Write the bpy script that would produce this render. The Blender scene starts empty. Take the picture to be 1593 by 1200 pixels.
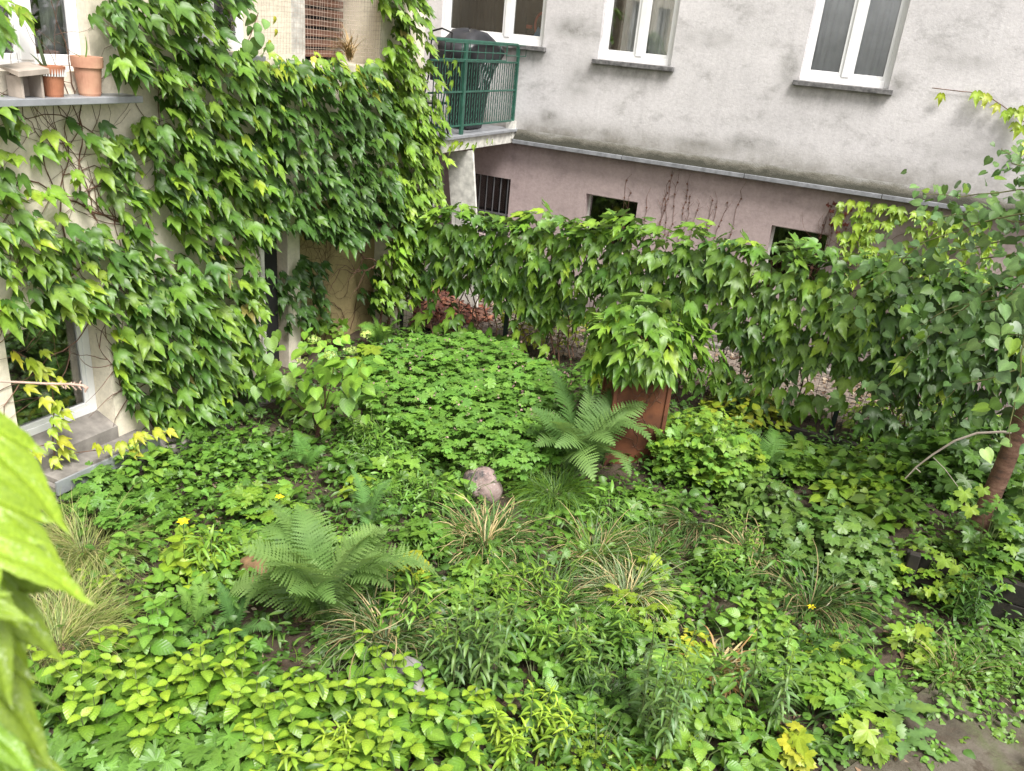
import bpy, math, random
import numpy as np
from mathutils import Matrix, Vector
from mathutils.geometry import delaunay_2d_cdt

S = bpy.context.scene
COL = S.collection
# ------------------------------------------------------------------ camera
F, CX, CY, H = 1292.0, 796.5, 600.0, 4.6          # focal length in photo pixels, centre, eye height
_Y = np.array([674., 480., -F]); _Y /= np.linalg.norm(_Y)
_X = np.array([3076., -843., F]); _X /= np.linalg.norm(_X)
_Z = np.cross(_X, _Y); _Z /= np.linalg.norm(_Z)
_X = np.cross(_Y, _Z)
ROT = np.array([_X, _Y, _Z])
EYE = np.array([0., 0., H])
cam = bpy.data.cameras.new('camera'); camo = bpy.data.objects.new('camera', cam); COL.objects.link(camo)
cam.sensor_width = 36; cam.lens = 36 * F / 1593; cam.clip_end = 500; cam.clip_start = .05
cam.dof.use_dof = True; cam.dof.focus_distance = 8.5; cam.dof.aperture_fstop = 5.0
M = Matrix([list(ROT[0]) + [0], list(ROT[1]) + [0], list(ROT[2]) + [H], [0, 0, 0, 1]])
camo.matrix_world = M
S.camera = camo
# ------------------------------------------------------------------ sky, sun, exposure
SUN_EL, SUN_AZ = math.radians(58), math.radians(125)    # azimuth from +Y towards +X: from behind right of the camera
w = bpy.data.worlds.new('World'); S.world = w; w.use_nodes = True
nt = w.node_tree; bg = nt.nodes['Background']
sky = nt.nodes.new('ShaderNodeTexSky'); sky.sky_type = 'NISHITA'; sky.sun_disc = False
sky.sun_elevation = SUN_EL; sky.sun_rotation = SUN_AZ; sky.air_density = 1.0; sky.dust_density = 3.0; sky.ozone_density = 1.0
hs = nt.nodes.new('ShaderNodeHueSaturation'); hs.inputs['Saturation'].default_value = .06
nt.links.new(sky.outputs[0], hs.inputs['Color']); nt.links.new(hs.outputs[0], bg.inputs[0])
bg.inputs[1].default_value = .11
sun = bpy.data.lights.new('sun', 'SUN'); sun.energy = 3.0; sun.angle = math.radians(24); sun.color = (1, .97, .92)
suno = bpy.data.objects.new('sun', sun); COL.objects.link(suno)
sd = Vector((math.sin(SUN_AZ) * math.cos(SUN_EL), math.cos(SUN_AZ) * math.cos(SUN_EL), math.sin(SUN_EL)))
suno.rotation_euler = sd.to_track_quat('Z', 'Y').to_euler()
S.view_settings.view_transform = 'Standard'; S.view_settings.look = 'None'
S.view_settings.exposure = 1.1; S.view_settings.gamma = 1
S.view_settings.use_curve_mapping = False
S.cycles.max_bounces = 6; S.cycles.diffuse_bounces = 3; S.cycles.glossy_bounces = 2
S.cycles.transmission_bounces = 4; S.cycles.transparent_max_bounces = 8

rng = np.random.RandomState(7)
def U(a, b): return a + (b - a) * rng.rand()
def hit(px, py, ax, v):
    """the world point on the plane coordinate[ax] == v that photo pixel (px, py) looks at"""
    d = ROT @ np.array([px - CX, CY - py, -F])
    return EYE + d * ((v - EYE[ax]) / d[ax])
def proj(p):
    c = (np.asarray(p, float) - EYE) @ ROT
    return np.stack([CX + F * c[..., 0] / -c[..., 2], CY - F * c[..., 1] / -c[..., 2], -c[..., 2]], -1)
def inpoly(pts, poly):
    pts = np.atleast_2d(pts); x, y = pts[:, 0], pts[:, 1]; r = np.zeros(len(pts), bool); n = len(poly)
    for i in range(n):
        x1, y1 = poly[i]; x2, y2 = poly[(i + 1) % n]
        if y1 == y2: continue
        c = ((y1 > y) != (y2 > y)) & (x < (x2 - x1) * (y - y1) / (y2 - y1) + x1)
        r ^= c
    return r
def unit(v):
    v = np.asarray(v, float); return v / (np.linalg.norm(v) + 1e-9)

# ------------------------------------------------------------------ materials
def mat(name):
    m = bpy.data.materials.new(name); m.use_nodes = True
    n = m.node_tree; return m, n, n.nodes['Principled BSDF']
def N(n, t, **k):
    x = n.nodes.new('ShaderNode' + t)
    for a, v in k.items(): setattr(x, a, v)
    return x
def noise(n, scale, detail=6, rough=.6, coord='Object', stretch=None, dist=0):
    tc = N(n, 'TexCoord'); s = tc.outputs[coord]
    if stretch:
        mp = N(n, 'Mapping'); mp.inputs['Scale'].default_value = stretch; n.links.new(s, mp.inputs[0]); s = mp.outputs[0]
    t = N(n, 'TexNoise'); t.inputs['Scale'].default_value = scale; t.inputs['Detail'].default_value = detail
    t.inputs['Roughness'].default_value = rough; t.inputs['Distortion'].default_value = dist
    n.links.new(s, t.inputs['Vector']); return t.outputs['Fac']
def ramp(n, fac, stops):
    r = N(n, 'ValToRGB'); e = r.color_ramp.elements
    while len(e) > 1: e.remove(e[-1])
    for i, (p, c) in enumerate(stops):
        x = e[0] if i == 0 else e.new(p)
        x.position = p; x.color = (*c, 1) if len(c) == 3 else c
    n.links.new(fac, r.inputs[0]); return r.outputs[0]
def mix(n, a, b, fac, mode='MIX'):
    m = N(n, 'Mix', data_type='RGBA', blend_type=mode)
    for sck, v in ((m.inputs[0], fac), (m.inputs[6], a), (m.inputs[7], b)):
        if isinstance(v, (int, float)): sck.default_value = v
        elif isinstance(v, tuple): sck.default_value = (*v, 1)
        else: n.links.new(v, sck)
    return m.outputs[2]
def bump(n, bs, fac, strength, dist=.01):
    b = N(n, 'Bump'); b.inputs['Strength'].default_value = strength; b.inputs['Distance'].default_value = dist
    n.links.new(fac, b.inputs['Height']); n.links.new(b.outputs[0], bs.inputs['Normal'])
def simple(name, c, rough=.6, metal=0, var=.12, scale=8, bmp=.2, spec=.5, c2=None):
    m, n, b = mat(name)
    f = noise(n, scale)
    d = c2 or tuple(max(0, x * (1 - var * 2.2)) for x in c)
    n.links.new(ramp(n, f, [(.3, d), (.7, tuple(min(1, x * (1 + var)) for x in c))]), b.inputs['Base Color'])
    b.inputs['Roughness'].default_value = rough; b.inputs['Metallic'].default_value = metal
    b.inputs['Specular IOR Level'].default_value = spec
    if bmp: bump(n, b, noise(n, scale * 6), bmp, .004)
    return m
def leafmat(name, rough=.45, transl=.28, spec=.4, veins=0, mott=0):
    m, n, b = mat(name)
    oi = N(n, 'ObjectInfo'); at_ = N(n, 'Attribute', attribute_name='Col')
    c = mix(n, oi.outputs['Color'], at_.outputs['Color'], 1.0, 'MULTIPLY')
    nz = noise(n, 9, 3, .6, 'Object')
    c = mix(n, c, ramp(n, nz, [(.3, (.8, .82, .8)), (.7, (1.12, 1.1, 1.0))]), 1.0, 'MULTIPLY')
    if veins:
        uv = N(n, 'UVMap', uv_map='UVMap'); sp = N(n, 'SeparateXYZ'); n.links.new(uv.outputs[0], sp.inputs[0])
        ab = N(n, 'Math', operation='ABSOLUTE'); n.links.new(sp.outputs[0], ab.inputs[0])
        ml = N(n, 'Math', operation='MULTIPLY_ADD'); n.links.new(ab.outputs[0], ml.inputs[0]); ml.inputs[1].default_value = -.9; n.links.new(sp.outputs[1], ml.inputs[2])
        sc = N(n, 'Math', operation='MULTIPLY'); n.links.new(ml.outputs[0], sc.inputs[0]); sc.inputs[1].default_value = veins * 6.283
        si = N(n, 'Math', operation='SINE'); n.links.new(sc.outputs[0], si.inputs[0])
        c = mix(n, c, ramp(n, si.outputs[0], [(.0, (.94, .96, .94)), (.8, (1, 1, 1)), (1., (1.12, 1.09, 1.09))]), 1.0, 'MULTIPLY')
        bump(n, b, si.outputs[0], .22, .003)
    if mott:
        vo = N(n, 'TexVoronoi', feature='DISTANCE_TO_EDGE'); vo.inputs['Scale'].default_value = mott * .35; tcv = N(n, 'TexCoord'); n.links.new(tcv.outputs['Object'], vo.inputs['Vector'])
        c = mix(n, c, ramp(n, vo.outputs[0], [(0, (1.25, 1.2, 1.2)), (.05, (1, 1, 1))]), 1.0, 'MULTIPLY')
        c = mix(n, c, ramp(n, noise(n, mott, 6, .75), [(.35, (.72, .8, .7)), (.62, (1.12, 1.08, 1.05))]), 1.0, 'MULTIPLY')
        bump(n, b, vo.outputs[0], .35, .003)
    geo = N(n, 'NewGeometry')
    c = mix(n, c, mix(n, c, (.55, .62, .5), .16), geo.outputs['Backfacing'])
    n.links.new(c, b.inputs['Base Color'])
    b.inputs['Roughness'].default_value = rough; b.inputs['Specular IOR Level'].default_value = spec
    tr = N(n, 'BsdfTranslucent'); n.links.new(mix(n, c, (1.5, 1.6, .7), 1.0, 'MULTIPLY'), tr.inputs[0])
    mx = N(n, 'MixShader'); mx.inputs[0].default_value = transl
    n.links.new(b.outputs[0], mx.inputs[1]); n.links.new(tr.outputs[0], mx.inputs[2])
    n.links.new(mx.outputs[0], n.nodes['Material Output'].inputs[0])
    return m
def colmat(name, rough=.8, spec=.2):
    """plain matter whose colour is the thing's own: object colour times the mesh's Col"""
    m, n, b = mat(name)
    oi = N(n, 'ObjectInfo'); at_ = N(n, 'Attribute', attribute_name='Col')
    c = mix(n, oi.outputs['Color'], at_.outputs['Color'], 1.0, 'MULTIPLY')
    n.links.new(mix(n, c, ramp(n, noise(n, 14), [(.3, (.75, .75, .75)), (.7, (1.15, 1.15, 1.15))]), 1.0, 'MULTIPLY'), b.inputs['Base Color'])
    b.inputs['Roughness'].default_value = rough; b.inputs['Specular IOR Level'].default_value = spec
    return m

def wallmat(name, base, stain, sills=(), low=None, amount=.5, spots=()):
    m, n, b = mat(name)
    big = noise(n, .55, 8, .65, 'Object', (1, 1, 1.5)); fine = noise(n, 30, 4, .7)
    st = noise(n, 2.2, 9, .72, 'Object', (1, 1, 1.5), .15)
    c = mix(n, tuple(x * 1.05 for x in base), tuple(x * .84 for x in base), ramp(n, big, [(.35, (0, 0, 0)), (.7, (1, 1, 1))]))
    f = ramp(n, st, [(.53, (0, 0, 0)), (.70, (amount,) * 3)])
    c = mix(n, c, stain, f)
    # run-off streaks
    sk = noise(n, 7, 5, .6, 'Object', (1, 1, .06))
    c = mix(n, c, tuple(x * .75 for x in base), ramp(n, sk, [(.5, (0, 0, 0)), (.8, (.5,) * 3)]))
    tc = N(n, 'TexCoord'); sp = N(n, 'SeparateXYZ'); n.links.new(tc.outputs['Object'], sp.inputs[0])
    def smooth(o, lo, hi):
        mr = N(n, 'MapRange', interpolation_type='SMOOTHSTEP'); n.links.new(o, mr.inputs[0])
        mr.inputs[1].default_value = lo; mr.inputs[2].default_value = hi; return mr.outputs[0]
    def mul(a, b_):
        q = N(n, 'Math', operation='MULTIPLY'); n.links.new(a, q.inputs[0])
        if isinstance(b_, (int, float)): q.inputs[1].default_value = b_
        else: n.links.new(b_, q.inputs[1])
        return q.outputs[0]
    for (ax, a0, a1, z) in sills:      # grime washed off a ledge end: dirt on the wall, wherever the light is
        o = sp.outputs[ax]
        q = mul(mul(smooth(o, a0 - .22, a0 + .1), smooth(o, a1 + .22, a1 - .1)), mul(smooth(sp.outputs[2], z - .42, z - .02), smooth(sp.outputs[2], z + .14, z + .02)))
        q = mul(q, ramp(n, noise(n, 5, 6, .7, 'Object', (1, 1, .4)), [(.3, (.1,) * 3), (.65, (1,) * 3)]))
        c = mix(n, c, stain, mul(q, .75))
    for (x_, z_, rx_, rz_, k_) in spots:       # single smudges of grime
        u_ = mul(smooth(sp.outputs[0], x_ - rx_, x_), smooth(sp.outputs[0], x_ + rx_, x_)); v_ = mul(smooth(sp.outputs[2], z_ - rz_, z_), smooth(sp.outputs[2], z_ + rz_, z_))
        q = mul(mul(u_, v_), ramp(n, noise(n, 4.5, 8, .8), [(.36, (0,) * 3), (.6, (1,) * 3)])); c = mix(n, c, stain, mul(q, k_))
    if low:                            # mossy dirt low on the wall
        z0, z1, cc = low
        q = mul(smooth(sp.outputs[2], z1, z0), ramp(n, noise(n, 1.6, 8, .7), [(.3, (.15,) * 3), (.7, (1,) * 3)]))
        c = mix(n, c, cc, mul(q, .95))
    cr = ramp(n, noise(n, .9, 10, .8, 'Object', (1, 1, 1), 1.2), [(.498, (0, 0, 0)), (.5, (.35,) * 3), (.502, (0, 0, 0))])
    c = mix(n, c, tuple(x * .55 for x in base), cr)
    spk = ramp(n, noise(n, 18, 5, .75), [(.35, (.9,) * 3), (.6, (1.06,) * 3)]); c = mix(n, c, spk, 1.0, 'MULTIPLY')
    n.links.new(c, b.inputs['Base Color']); b.inputs['Roughness'].default_value = .92
    b.inputs['Specular IOR Level'].default_value = .15
    ad = N(n, 'Math', operation='ADD'); n.links.new(fine, ad.inputs[0]); n.links.new(st, ad.inputs[1])
    bump(n, b, ad.outputs[0], .35, .012)
    return m

M_leaf = leafmat('ivy_leaf', .45, .16, .45)
M_soft = leafmat('soft_leaf', .44, .15, .4)
M_vein = leafmat('veined_leaf', .40, .17, .45, veins=6)
M_fern = leafmat('fern_leaf', .6, .3, .25)
M_blade = leafmat('blade_leaf', .5, .25, .35)
M_col = colmat('dry_matter')
M_twig = simple('green_twig', (.22, .22, .09), .7, 0, .2, 12, .2)
M_bark = simple('bark', (.16, .085, .055), .9, 0, .3, 14, .8)
M_white = simple('white_plastic_frame', (.78, .78, .78), .35, 0, .04, 3, .0)
M_whiteold = simple('old_white_paint', (.62, .60, .55), .6, 0, .18, 9, .3)
M_sill = simple('sill_metal', (.33, .34, .36), .45, .3, .12, 5, .1)
M_sillold = simple('sill_stone', (.16, .155, .155), .85, 0, .35, 12, .6)
M_ledge = simple('ledge_grey_stone', (.23, .235, .25), .7, 0, .2, 8, .4)
M_green = simple('green_painted_steel', (.035, .12, .085), .4, .2, .15, 10, .1)
M_dkgreen = simple('dark_green_post', (.012, .022, .018), .5, .2, .2, 10, .1)
M_black = simple('black_cover', (.022, .022, .026), .42, 0, .2, 4, .3)
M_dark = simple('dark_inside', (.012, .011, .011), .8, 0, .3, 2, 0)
M_terra = simple('terracotta', (.42, .17, .09), .8, 0, .12, 7, .3)
M_terra2 = simple('pale_terracotta', (.50, .29, .19), .85, 0, .14, 5, .4, c2=(.42, .20, .13))
M_wood = simple('grey_wood', (.40, .34, .29), .8, 0, .15, 6, .4)
M_brown = simple('brown_slat_wood', (.16, .075, .05), .7, 0, .25, 6, .3)
M_net = simple('net_cord', (.42, .33, .27), .8, 0, .1, 6, 0)
M_conc = simple('concrete', (.22, .20, .18), .9, 0, .2, 6, .5)
M_plank = simple('dark_wet_plank', (.016, .012, .008), .8, 0, .4, 5, .6)
M_steel = simple('grille_steel', (.25, .25, .26), .4, .6, .1, 8, 0)
M_rust = simple('rusty_steel', (.165, .058, .024), .9, 0, .3, 3, .7, c2=(.05, .018, .011))
M_tarm = simple('grey_curtain', (.80, .80, .82), .9, 0, .1, 3, .1)
M_dcurt = simple('dark_curtain', (.045, .05, .06), .9, 0, .2, 3, .1)
M_orange = simple('orange_plastic', (.65, .10, .04), .4, 0, .05, 3, 0)
M_blue = simple('blue_cloth', (.08, .25, .42), .7, 0, .2, 6, .1)
M_chip = colmat('wood_chips', .9)
M_pipe = simple('grey_green_pipe', (.07, .085, .08), .45, .1, .2, 6, .1)

def glassmat():
    m, n, b = mat('window_glass'); n.nodes.remove(b)
    tr = N(n, 'BsdfTransparent'); tr.inputs[0].default_value = (.95, .96, .96, 1)
    gl = N(n, 'BsdfGlossy'); gl.inputs['Roughness'].default_value = .03
    fr = N(n, 'Fresnel'); fr.inputs[0].default_value = 1.5
    ad = N(n, 'Math', operation='ADD'); n.links.new(fr.outputs[0], ad.inputs[0]); ad.inputs[1].default_value = .1
    mx = N(n, 'MixShader'); n.links.new(ad.outputs[0], mx.inputs[0]); n.links.new(tr.outputs[0], mx.inputs[1]); n.links.new(gl.outputs[0], mx.inputs[2])
    n.links.new(mx.outputs[0], n.nodes['Material Output'].inputs[0]); return m
M_glass = glassmat()

# ------------------------------------------------------------------ objects
def tag(o, label=None, cat=None, group=None, kind=None):
    if label: o['label'] = label
    if cat: o['category'] = cat
    if group: o['group'] = group
    if kind: o['kind'] = kind
    return o
def empty(name, loc=(0, 0, 0), label=None, cat=None, group=None):
    o = bpy.data.objects.new(name, None); COL.objects.link(o); o.location = loc; o.empty_display_size = .1
    return tag(o, label, cat, group)
def new_mesh(name, verts, faces, m, cols=None, uvs=None, smooth=False):
    me = bpy.data.meshes.new(name)
    verts = np.asarray(verts, np.float32)
    if isinstance(faces, np.ndarray) and faces.ndim == 2:
        k = faces.shape[1]; nf = len(faces)
        me.vertices.add(len(verts)); me.vertices.foreach_set('co', verts.ravel())
        me.loops.add(nf * k); me.loops.foreach_set('vertex_index', faces.ravel().astype(np.int32))
        me.polygons.add(nf); me.polygons.foreach_set('loop_start', np.arange(0, nf * k, k, dtype=np.int32))
        me.update(calc_edges=True)
    else:
        me.from_pydata([tuple(map(float, v)) for v in verts], [], faces)
    if cols is not None:
        a = me.color_attributes.new('Col', 'FLOAT_COLOR', 'POINT')
        c = np.ones((len(verts), 4), np.float32); c[:, :3] = cols; a.data.foreach_set('color', c.ravel())
    if uvs is not None:
        l = me.uv_layers.new(name='UVMap'); vi = np.zeros(len(me.loops), np.int32); me.loops.foreach_get('vertex_index', vi)
        l.data.foreach_set('uv', np.asarray(uvs, np.float32)[vi].ravel())
    if smooth: me.polygons.foreach_set('use_smooth', np.ones(len(me.polygons), bool))
    me.materials.append(m); return me
def link(name, me, parent=None, kind=None, mw=None):
    o = bpy.data.objects.new(name, me); COL.objects.link(o)
    if parent is not None: o.parent = parent
    if mw is not None: o.matrix_basis = mw
    if kind: o['kind'] = kind
    return o
class MB:
    """collects shapes in world coordinates; build() links them as one mesh, stored relative to its parent's origin"""
    def __init__(s): s.v = []; s.f = []
    def add(s, v, f):
        k = len(s.v); s.v += [tuple(map(float, p)) for p in v]; s.f += [tuple(i + k for i in q) for q in f]; return s
    def box(s, a, b, rot=0, c=None):
        x0, y0, z0 = a; x1, y1, z1 = b
        v = [(x0, y0, z0), (x1, y0, z0), (x1, y1, z0), (x0, y1, z0), (x0, y0, z1), (x1, y0, z1), (x1, y1, z1), (x0, y1, z1)]
        if rot:
            cx, cy = c or ((x0 + x1) / 2, (y0 + y1) / 2); cs, sn = math.cos(rot), math.sin(rot)
            v = [(cx + (x - cx) * cs - (y - cy) * sn, cy + (x - cx) * sn + (y - cy) * cs, z) for x, y, z in v]
        return s.add(v, [(0, 3, 2, 1), (4, 5, 6, 7), (0, 1, 5, 4), (1, 2, 6, 5), (2, 3, 7, 6), (3, 0, 4, 7)])
    def tube(s, pts, r, n=6, cap=True):
        pts = [np.asarray(p, float) for p in pts]; L = len(pts)
        rs = r if hasattr(r, '__len__') else [r] * L
        vs = []; up = np.array([.13, .21, .97])
        for i, p in enumerate(pts):
            t = unit(pts[min(i + 1, L - 1)] - pts[max(i - 1, 0)])
            a = np.cross(t, up)
            if np.linalg.norm(a) < .05: a = np.cross(t, [1, 0, 0])
            a = unit(a); b = np.cross(t, a)
            for k in range(n):
                th = 2 * math.pi * k / n; vs.append(p + rs[i] * (math.cos(th) * a + math.sin(th) * b))
        f = [(i * n + k, i * n + (k + 1) % n, (i + 1) * n + (k + 1) % n, (i + 1) * n + k) for i in range(L - 1) for k in range(n)]
        if cap: f += [tuple(range(n - 1, -1, -1)), tuple((L - 1) * n + k for k in range(n))]
        return s.add(vs, f)
    def lathe(s, c, prof, n=24):
        vs = [(c[0] + r * math.cos(2 * math.pi * k / n), c[1] + r * math.sin(2 * math.pi * k / n), c[2] + z) for r, z in prof for k in range(n)]
        f = [(i * n + k, i * n + (k + 1) % n, (i + 1) * n + (k + 1) % n, (i + 1) * n + k) for i in range(len(prof) - 1) for k in range(n)]
        return s.add(vs, f)
    def build(s, name, m, parent=None, kind=None, smooth=False, bevel=0, col=None):
        off = np.array(parent_loc(parent))
        me = new_mesh(name, np.array(s.v) - off, s.f, m, smooth=smooth, cols=None if col is None else np.tile(col, (len(s.v), 1)))
        o = link(name, me, parent, kind)
        if bevel:
            bv = o.modifiers.new('b', 'BEVEL'); bv.width = bevel; bv.segments = 2; bv.limit_method = 'ANGLE'
        return o
def parent_loc(p):
    l = Vector((0, 0, 0))
    while p is not None: l += p.location; p = p.parent
    return l

# ------------------------------------------------------------------ leaf shapes (base at origin, tip towards +Y, face +Z, unit size)
def cdt_leaf(outline, ribs, extra=(), zf=None, ribgain=1.35, edge=1.0):
    pts = [Vector(p) for p in outline]; n = len(pts)
    edges = [(i, (i + 1) % n) for i in range(n)]
    for r in ribs:
        for p in r: pts.append(Vector(p))
    for p in extra: pts.append(Vector(p))
    v, e, f, *_ = delaunay_2d_cdt(pts, edges, [], 1, 1e-5)
    v = np.array([(p.x, p.y) for p in v])
    def ribd(p):
        d = 9
        for r in ribs:
            for a, b in zip(r[:-1], r[1:]):
                a_, b_ = np.array(a), np.array(b); t = np.clip(np.dot(p - a_, b_ - a_) / (np.dot(b_ - a_, b_ - a_) + 1e-9), 0, 1)
                d = min(d, np.linalg.norm(p - a_ - t * (b_ - a_)))
        return d
    rd = np.array([ribd(p) for p in v])
    z = np.array([zf(p[0], p[1], d) for p, d in zip(v, rd)])
    c = np.where(rd < .012, ribgain, edge)
    tris = []
    for q in f:
        q = list(q); a = v[q[1]] - v[q[0]]; b = v[q[2]] - v[q[0]]
        if a[0] * b[1] - a[1] * b[0] < 0: q = q[::-1]
        tris.append(q)
    return np.column_stack([v, z]), np.array(tris), c, v
def mirror(half):      # half outline from base to tip on the right; returns closed polygon
    left = [(-x, y) for x, y in half if x > 1e-6]
    return half + left[::-1]
def ivy(seed, lob=1.0):
    r = np.random.RandomState(seed); j = lambda: r.uniform(-.02, .02)
    half = [(0, .07), (.09, -.05 + j()), (.23, -.02), (.36, .07 + j()), (.45, .15), (.47, .27 + j()), (.55 * lob, .42), (.66 * lob + j(), .74 + j()),
            (.50, .64 + j()), (.38, .56), (.29, .49), (.27, .62 + j()), (.24, .72), (.18, .86 + j()), (.12, .96), (.06, 1.12), (0, 1.30)]
    half = [(x * .84, y) for x, y in half]
    o = mirror(half)
    ribs = [[(0, .07), (0, .3), (0, .55), (0, .8), (0, 1.02)], [(0, .07), (.17, .2), (.32, .38), (.5 * lob, .60)], [(0, .07), (-.17, .2), (-.32, .38), (-.5 * lob, .60)]]
    dr = r.uniform(.1, .4); fo = r.uniform(.5, 1.1); tw = r.uniform(-.15, .15)
    return cdt_leaf(o, ribs, [(.13, .45), (-.13, .45), (.27, .16), (-.27, .16), (.11, .68), (-.11, .68)],
                    lambda x, y, d: fo * min(d, .14) - dr * ((x * x) * 1.2 + y * y * .8) + tw * x * y)
def star(pts, zf, seed=0, mid=.5):
    """fan leaf: polar outline (degrees from +Y, radius) round the petiole joint, ribs to the lobe tips"""
    r = np.random.RandomState(seed)
    P = [(math.sin(math.radians(a)) * q, math.cos(math.radians(a)) * q) for a, q in pts]
    P = [(x * r.uniform(.95, 1.05), y * r.uniform(.95, 1.05)) for x, y in P]
    n = len(P); v = [(0, 0)] + [(x * mid, y * mid) for x, y in P] + P
    tr = []
    for i in range(n):
        k = (i + 1) % n
        if k == 0: continue
        tr += [(0, 1 + k, 1 + i), (1 + i, 1 + k, 1 + n + k), (1 + i, 1 + n + k, 1 + n + i)]
    v = np.array(v); rr = np.hypot(v[:, 0], v[:, 1])
    z = np.array([zf(x, y) for x, y in v]); c = np.where(rr < .01, 1.3, 1.0)
    return np.column_stack([v, z]), np.array(tr), c, v
def palm(lobes, rad, deep, teeth, seed, cup=.25, mid=.5):
    pts = []
    half = (lobes[1] - lobes[0]) / 2 if len(lobes) > 1 else 30
    for i, (a, R) in enumerate(zip(lobes, rad)):
        for da, q in teeth: pts.append((a + da * half, R * q))
        if i < len(lobes) - 1: pts.append(((a + lobes[i + 1]) / 2, deep * min(R, rad[i + 1])))
    tips = [math.radians(a) for a in lobes]
    def zf(x, y):
        r_ = math.hypot(x, y); t = math.atan2(x, y)
        fold = min(abs(t - q) for q in tips)
        return cup * r_ * (.5 - r_) + .16 * r_ * fold
    return star(pts, zf, seed, mid)
def strip(n, wf, fold, droop, serr=0, seed=0, twist=0):
    """leaf with a midrib: half width wf(t) at t along the rib, folded up along the rib, drooping to the tip"""
    r = np.random.RandomState(seed); v = []; c = []; uv = []
    for i in range(n + 1):
        t = i / n; y = t; zc = -droop * t * t + .08 * math.sin(3 * t)
        w_ = wf(t)
        if serr and 0 < i < n: w_ *= 1 + (serr if i % 2 else -serr)
        tw = twist * t
        for s_, g in ((-1, 1.0), (0, 1.3), (1, 1.0)):
            x = s_ * w_; z = zc + abs(s_) * w_ * fold
            v.append((x * math.cos(tw) - 0, y * (1 - .12 * droop * t), z + x * math.sin(tw))); c.append(g); uv.append((x, t))
    f = []
    for i in range(n):
        a = 3 * i; f += [(a, a + 1, a + 4), (a, a + 4, a + 3), (a + 1, a + 2, a + 5), (a + 1, a + 5, a + 4)]
    return np.array(v), np.array(f), np.array(c), np.array(uv)
ov = lambda W, p=.8: (lambda t: W * (math.sin(math.pi * min(1, t ** p)) ** .75 if 0 < t < 1 else 0))
PR = {}
PR['ivy'] = [ivy(s, [1, .9, 1.1, .8][s % 4]) for s in range(10)]
PR['ovate'] = [strip(10, ov(w_, .72), fo, dr, .06, s) for s, (w_, fo, dr) in enumerate([(.34, .12, .2), (.31, .2, .08), (.37, .06, .3), (.33, .15, .42)])]
PR['round'] = [strip(8, ov(w_, .85), fo, dr, 0, s) for s, (w_, fo, dr) in enumerate([(.42, .2, .2), (.40, .35, .1), (.44, .1, .4)])]
PR['heart'] = [cdt_leaf(mirror([(0, .08), (.12, -.03), (.28, -.02), (.42, .14), (.45, .36), (.37, .60), (.22, .80), (.09, .94), (0, 1.08)]), [[(0, .08), (0, .35), (0, .65), (0, .95)]],
                        [(.22, .15), (-.22, .15), (.22, .45), (-.22, .45)], lambda x, y, d, q=q: .25 * d - q * (x * x + .5 * y * y)) for q in (.15, .35, .6)]
PR['lance'] = [strip(6, ov(w_, .85), fo, dr, .05, s, tw) for s, (w_, fo, dr, tw) in enumerate([(.105, .3, .3, 0), (.09, .5, .6, .4), (.12, .4, .12, -.3)])]
PR['cranes'] = [palm([-120, -72, -36, 0, 36, 72, 120], [.7, .9, .97, 1, .97, .9, .7], .42, [(-.75, .66), (-.55, .86), (-.2, .84), (0, 1.), (.2, .84), (.55, .86), (.75, .66)], s, .3, .45) for s in range(4)]
PR['maple'] = [palm([-125, -65, 0, 65, 125], [.62, .9, 1.05, .9, .62], .62, [(-.7, .74), (-.45, .85), (-.3, .78), (0, 1.), (.3, .78), (.45, .85), (.7, .74)], s, .3) for s in range(3)]
PR['scallop'] = [palm([-140, -100, -60, -20, 20, 60, 100, 140], [.75, .85, .92, .95, .95, .92, .85, .75], .85, [(-.5, .97), (.0, 1.04), (.5, .97)], s, .4) for s in range(3)]
PR['small'] = [palm([-110, -40, 40, 110], [.8, 1, 1, .8], .6, [(-.5, .9), (.5, .9)], s, .3) for s in range(2)] + [strip(3, ov(.34, .7), .3, .3, 0, 1)]
def jag(t):
    return 0 if t >= 1 else (.03 + (.20 * math.sin(math.pi * t ** .9)) * (1.0 if int(t * 14) % 2 else .5)) * (1 if t < .99 else 0)
PR['jagged'] = [strip(14, jag, .2, d, 0, s) for s, d in enumerate((.4, .8, .15))]
def pinna_outline(v, f, c, p0, d, up, L, W, n=7):
    side = unit(np.cross(d, up)); b = len(v)
    for i in range(n + 1):
        t = i / n; wd = W * (1 - t) ** .5 * (1 if i else .5) * (1.35 if i % 2 else .42)
        p = p0 + d * L * t + up * (-.16 * L * t * t)
        if i == n: wd = .0005
        v += [p - side * wd, p + side * wd]; c += [1, 1]
    for i in range(n):
        a = b + 2 * i; f.append((a, a + 1, a + 3)); f.append((a, a + 3, a + 2))
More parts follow.
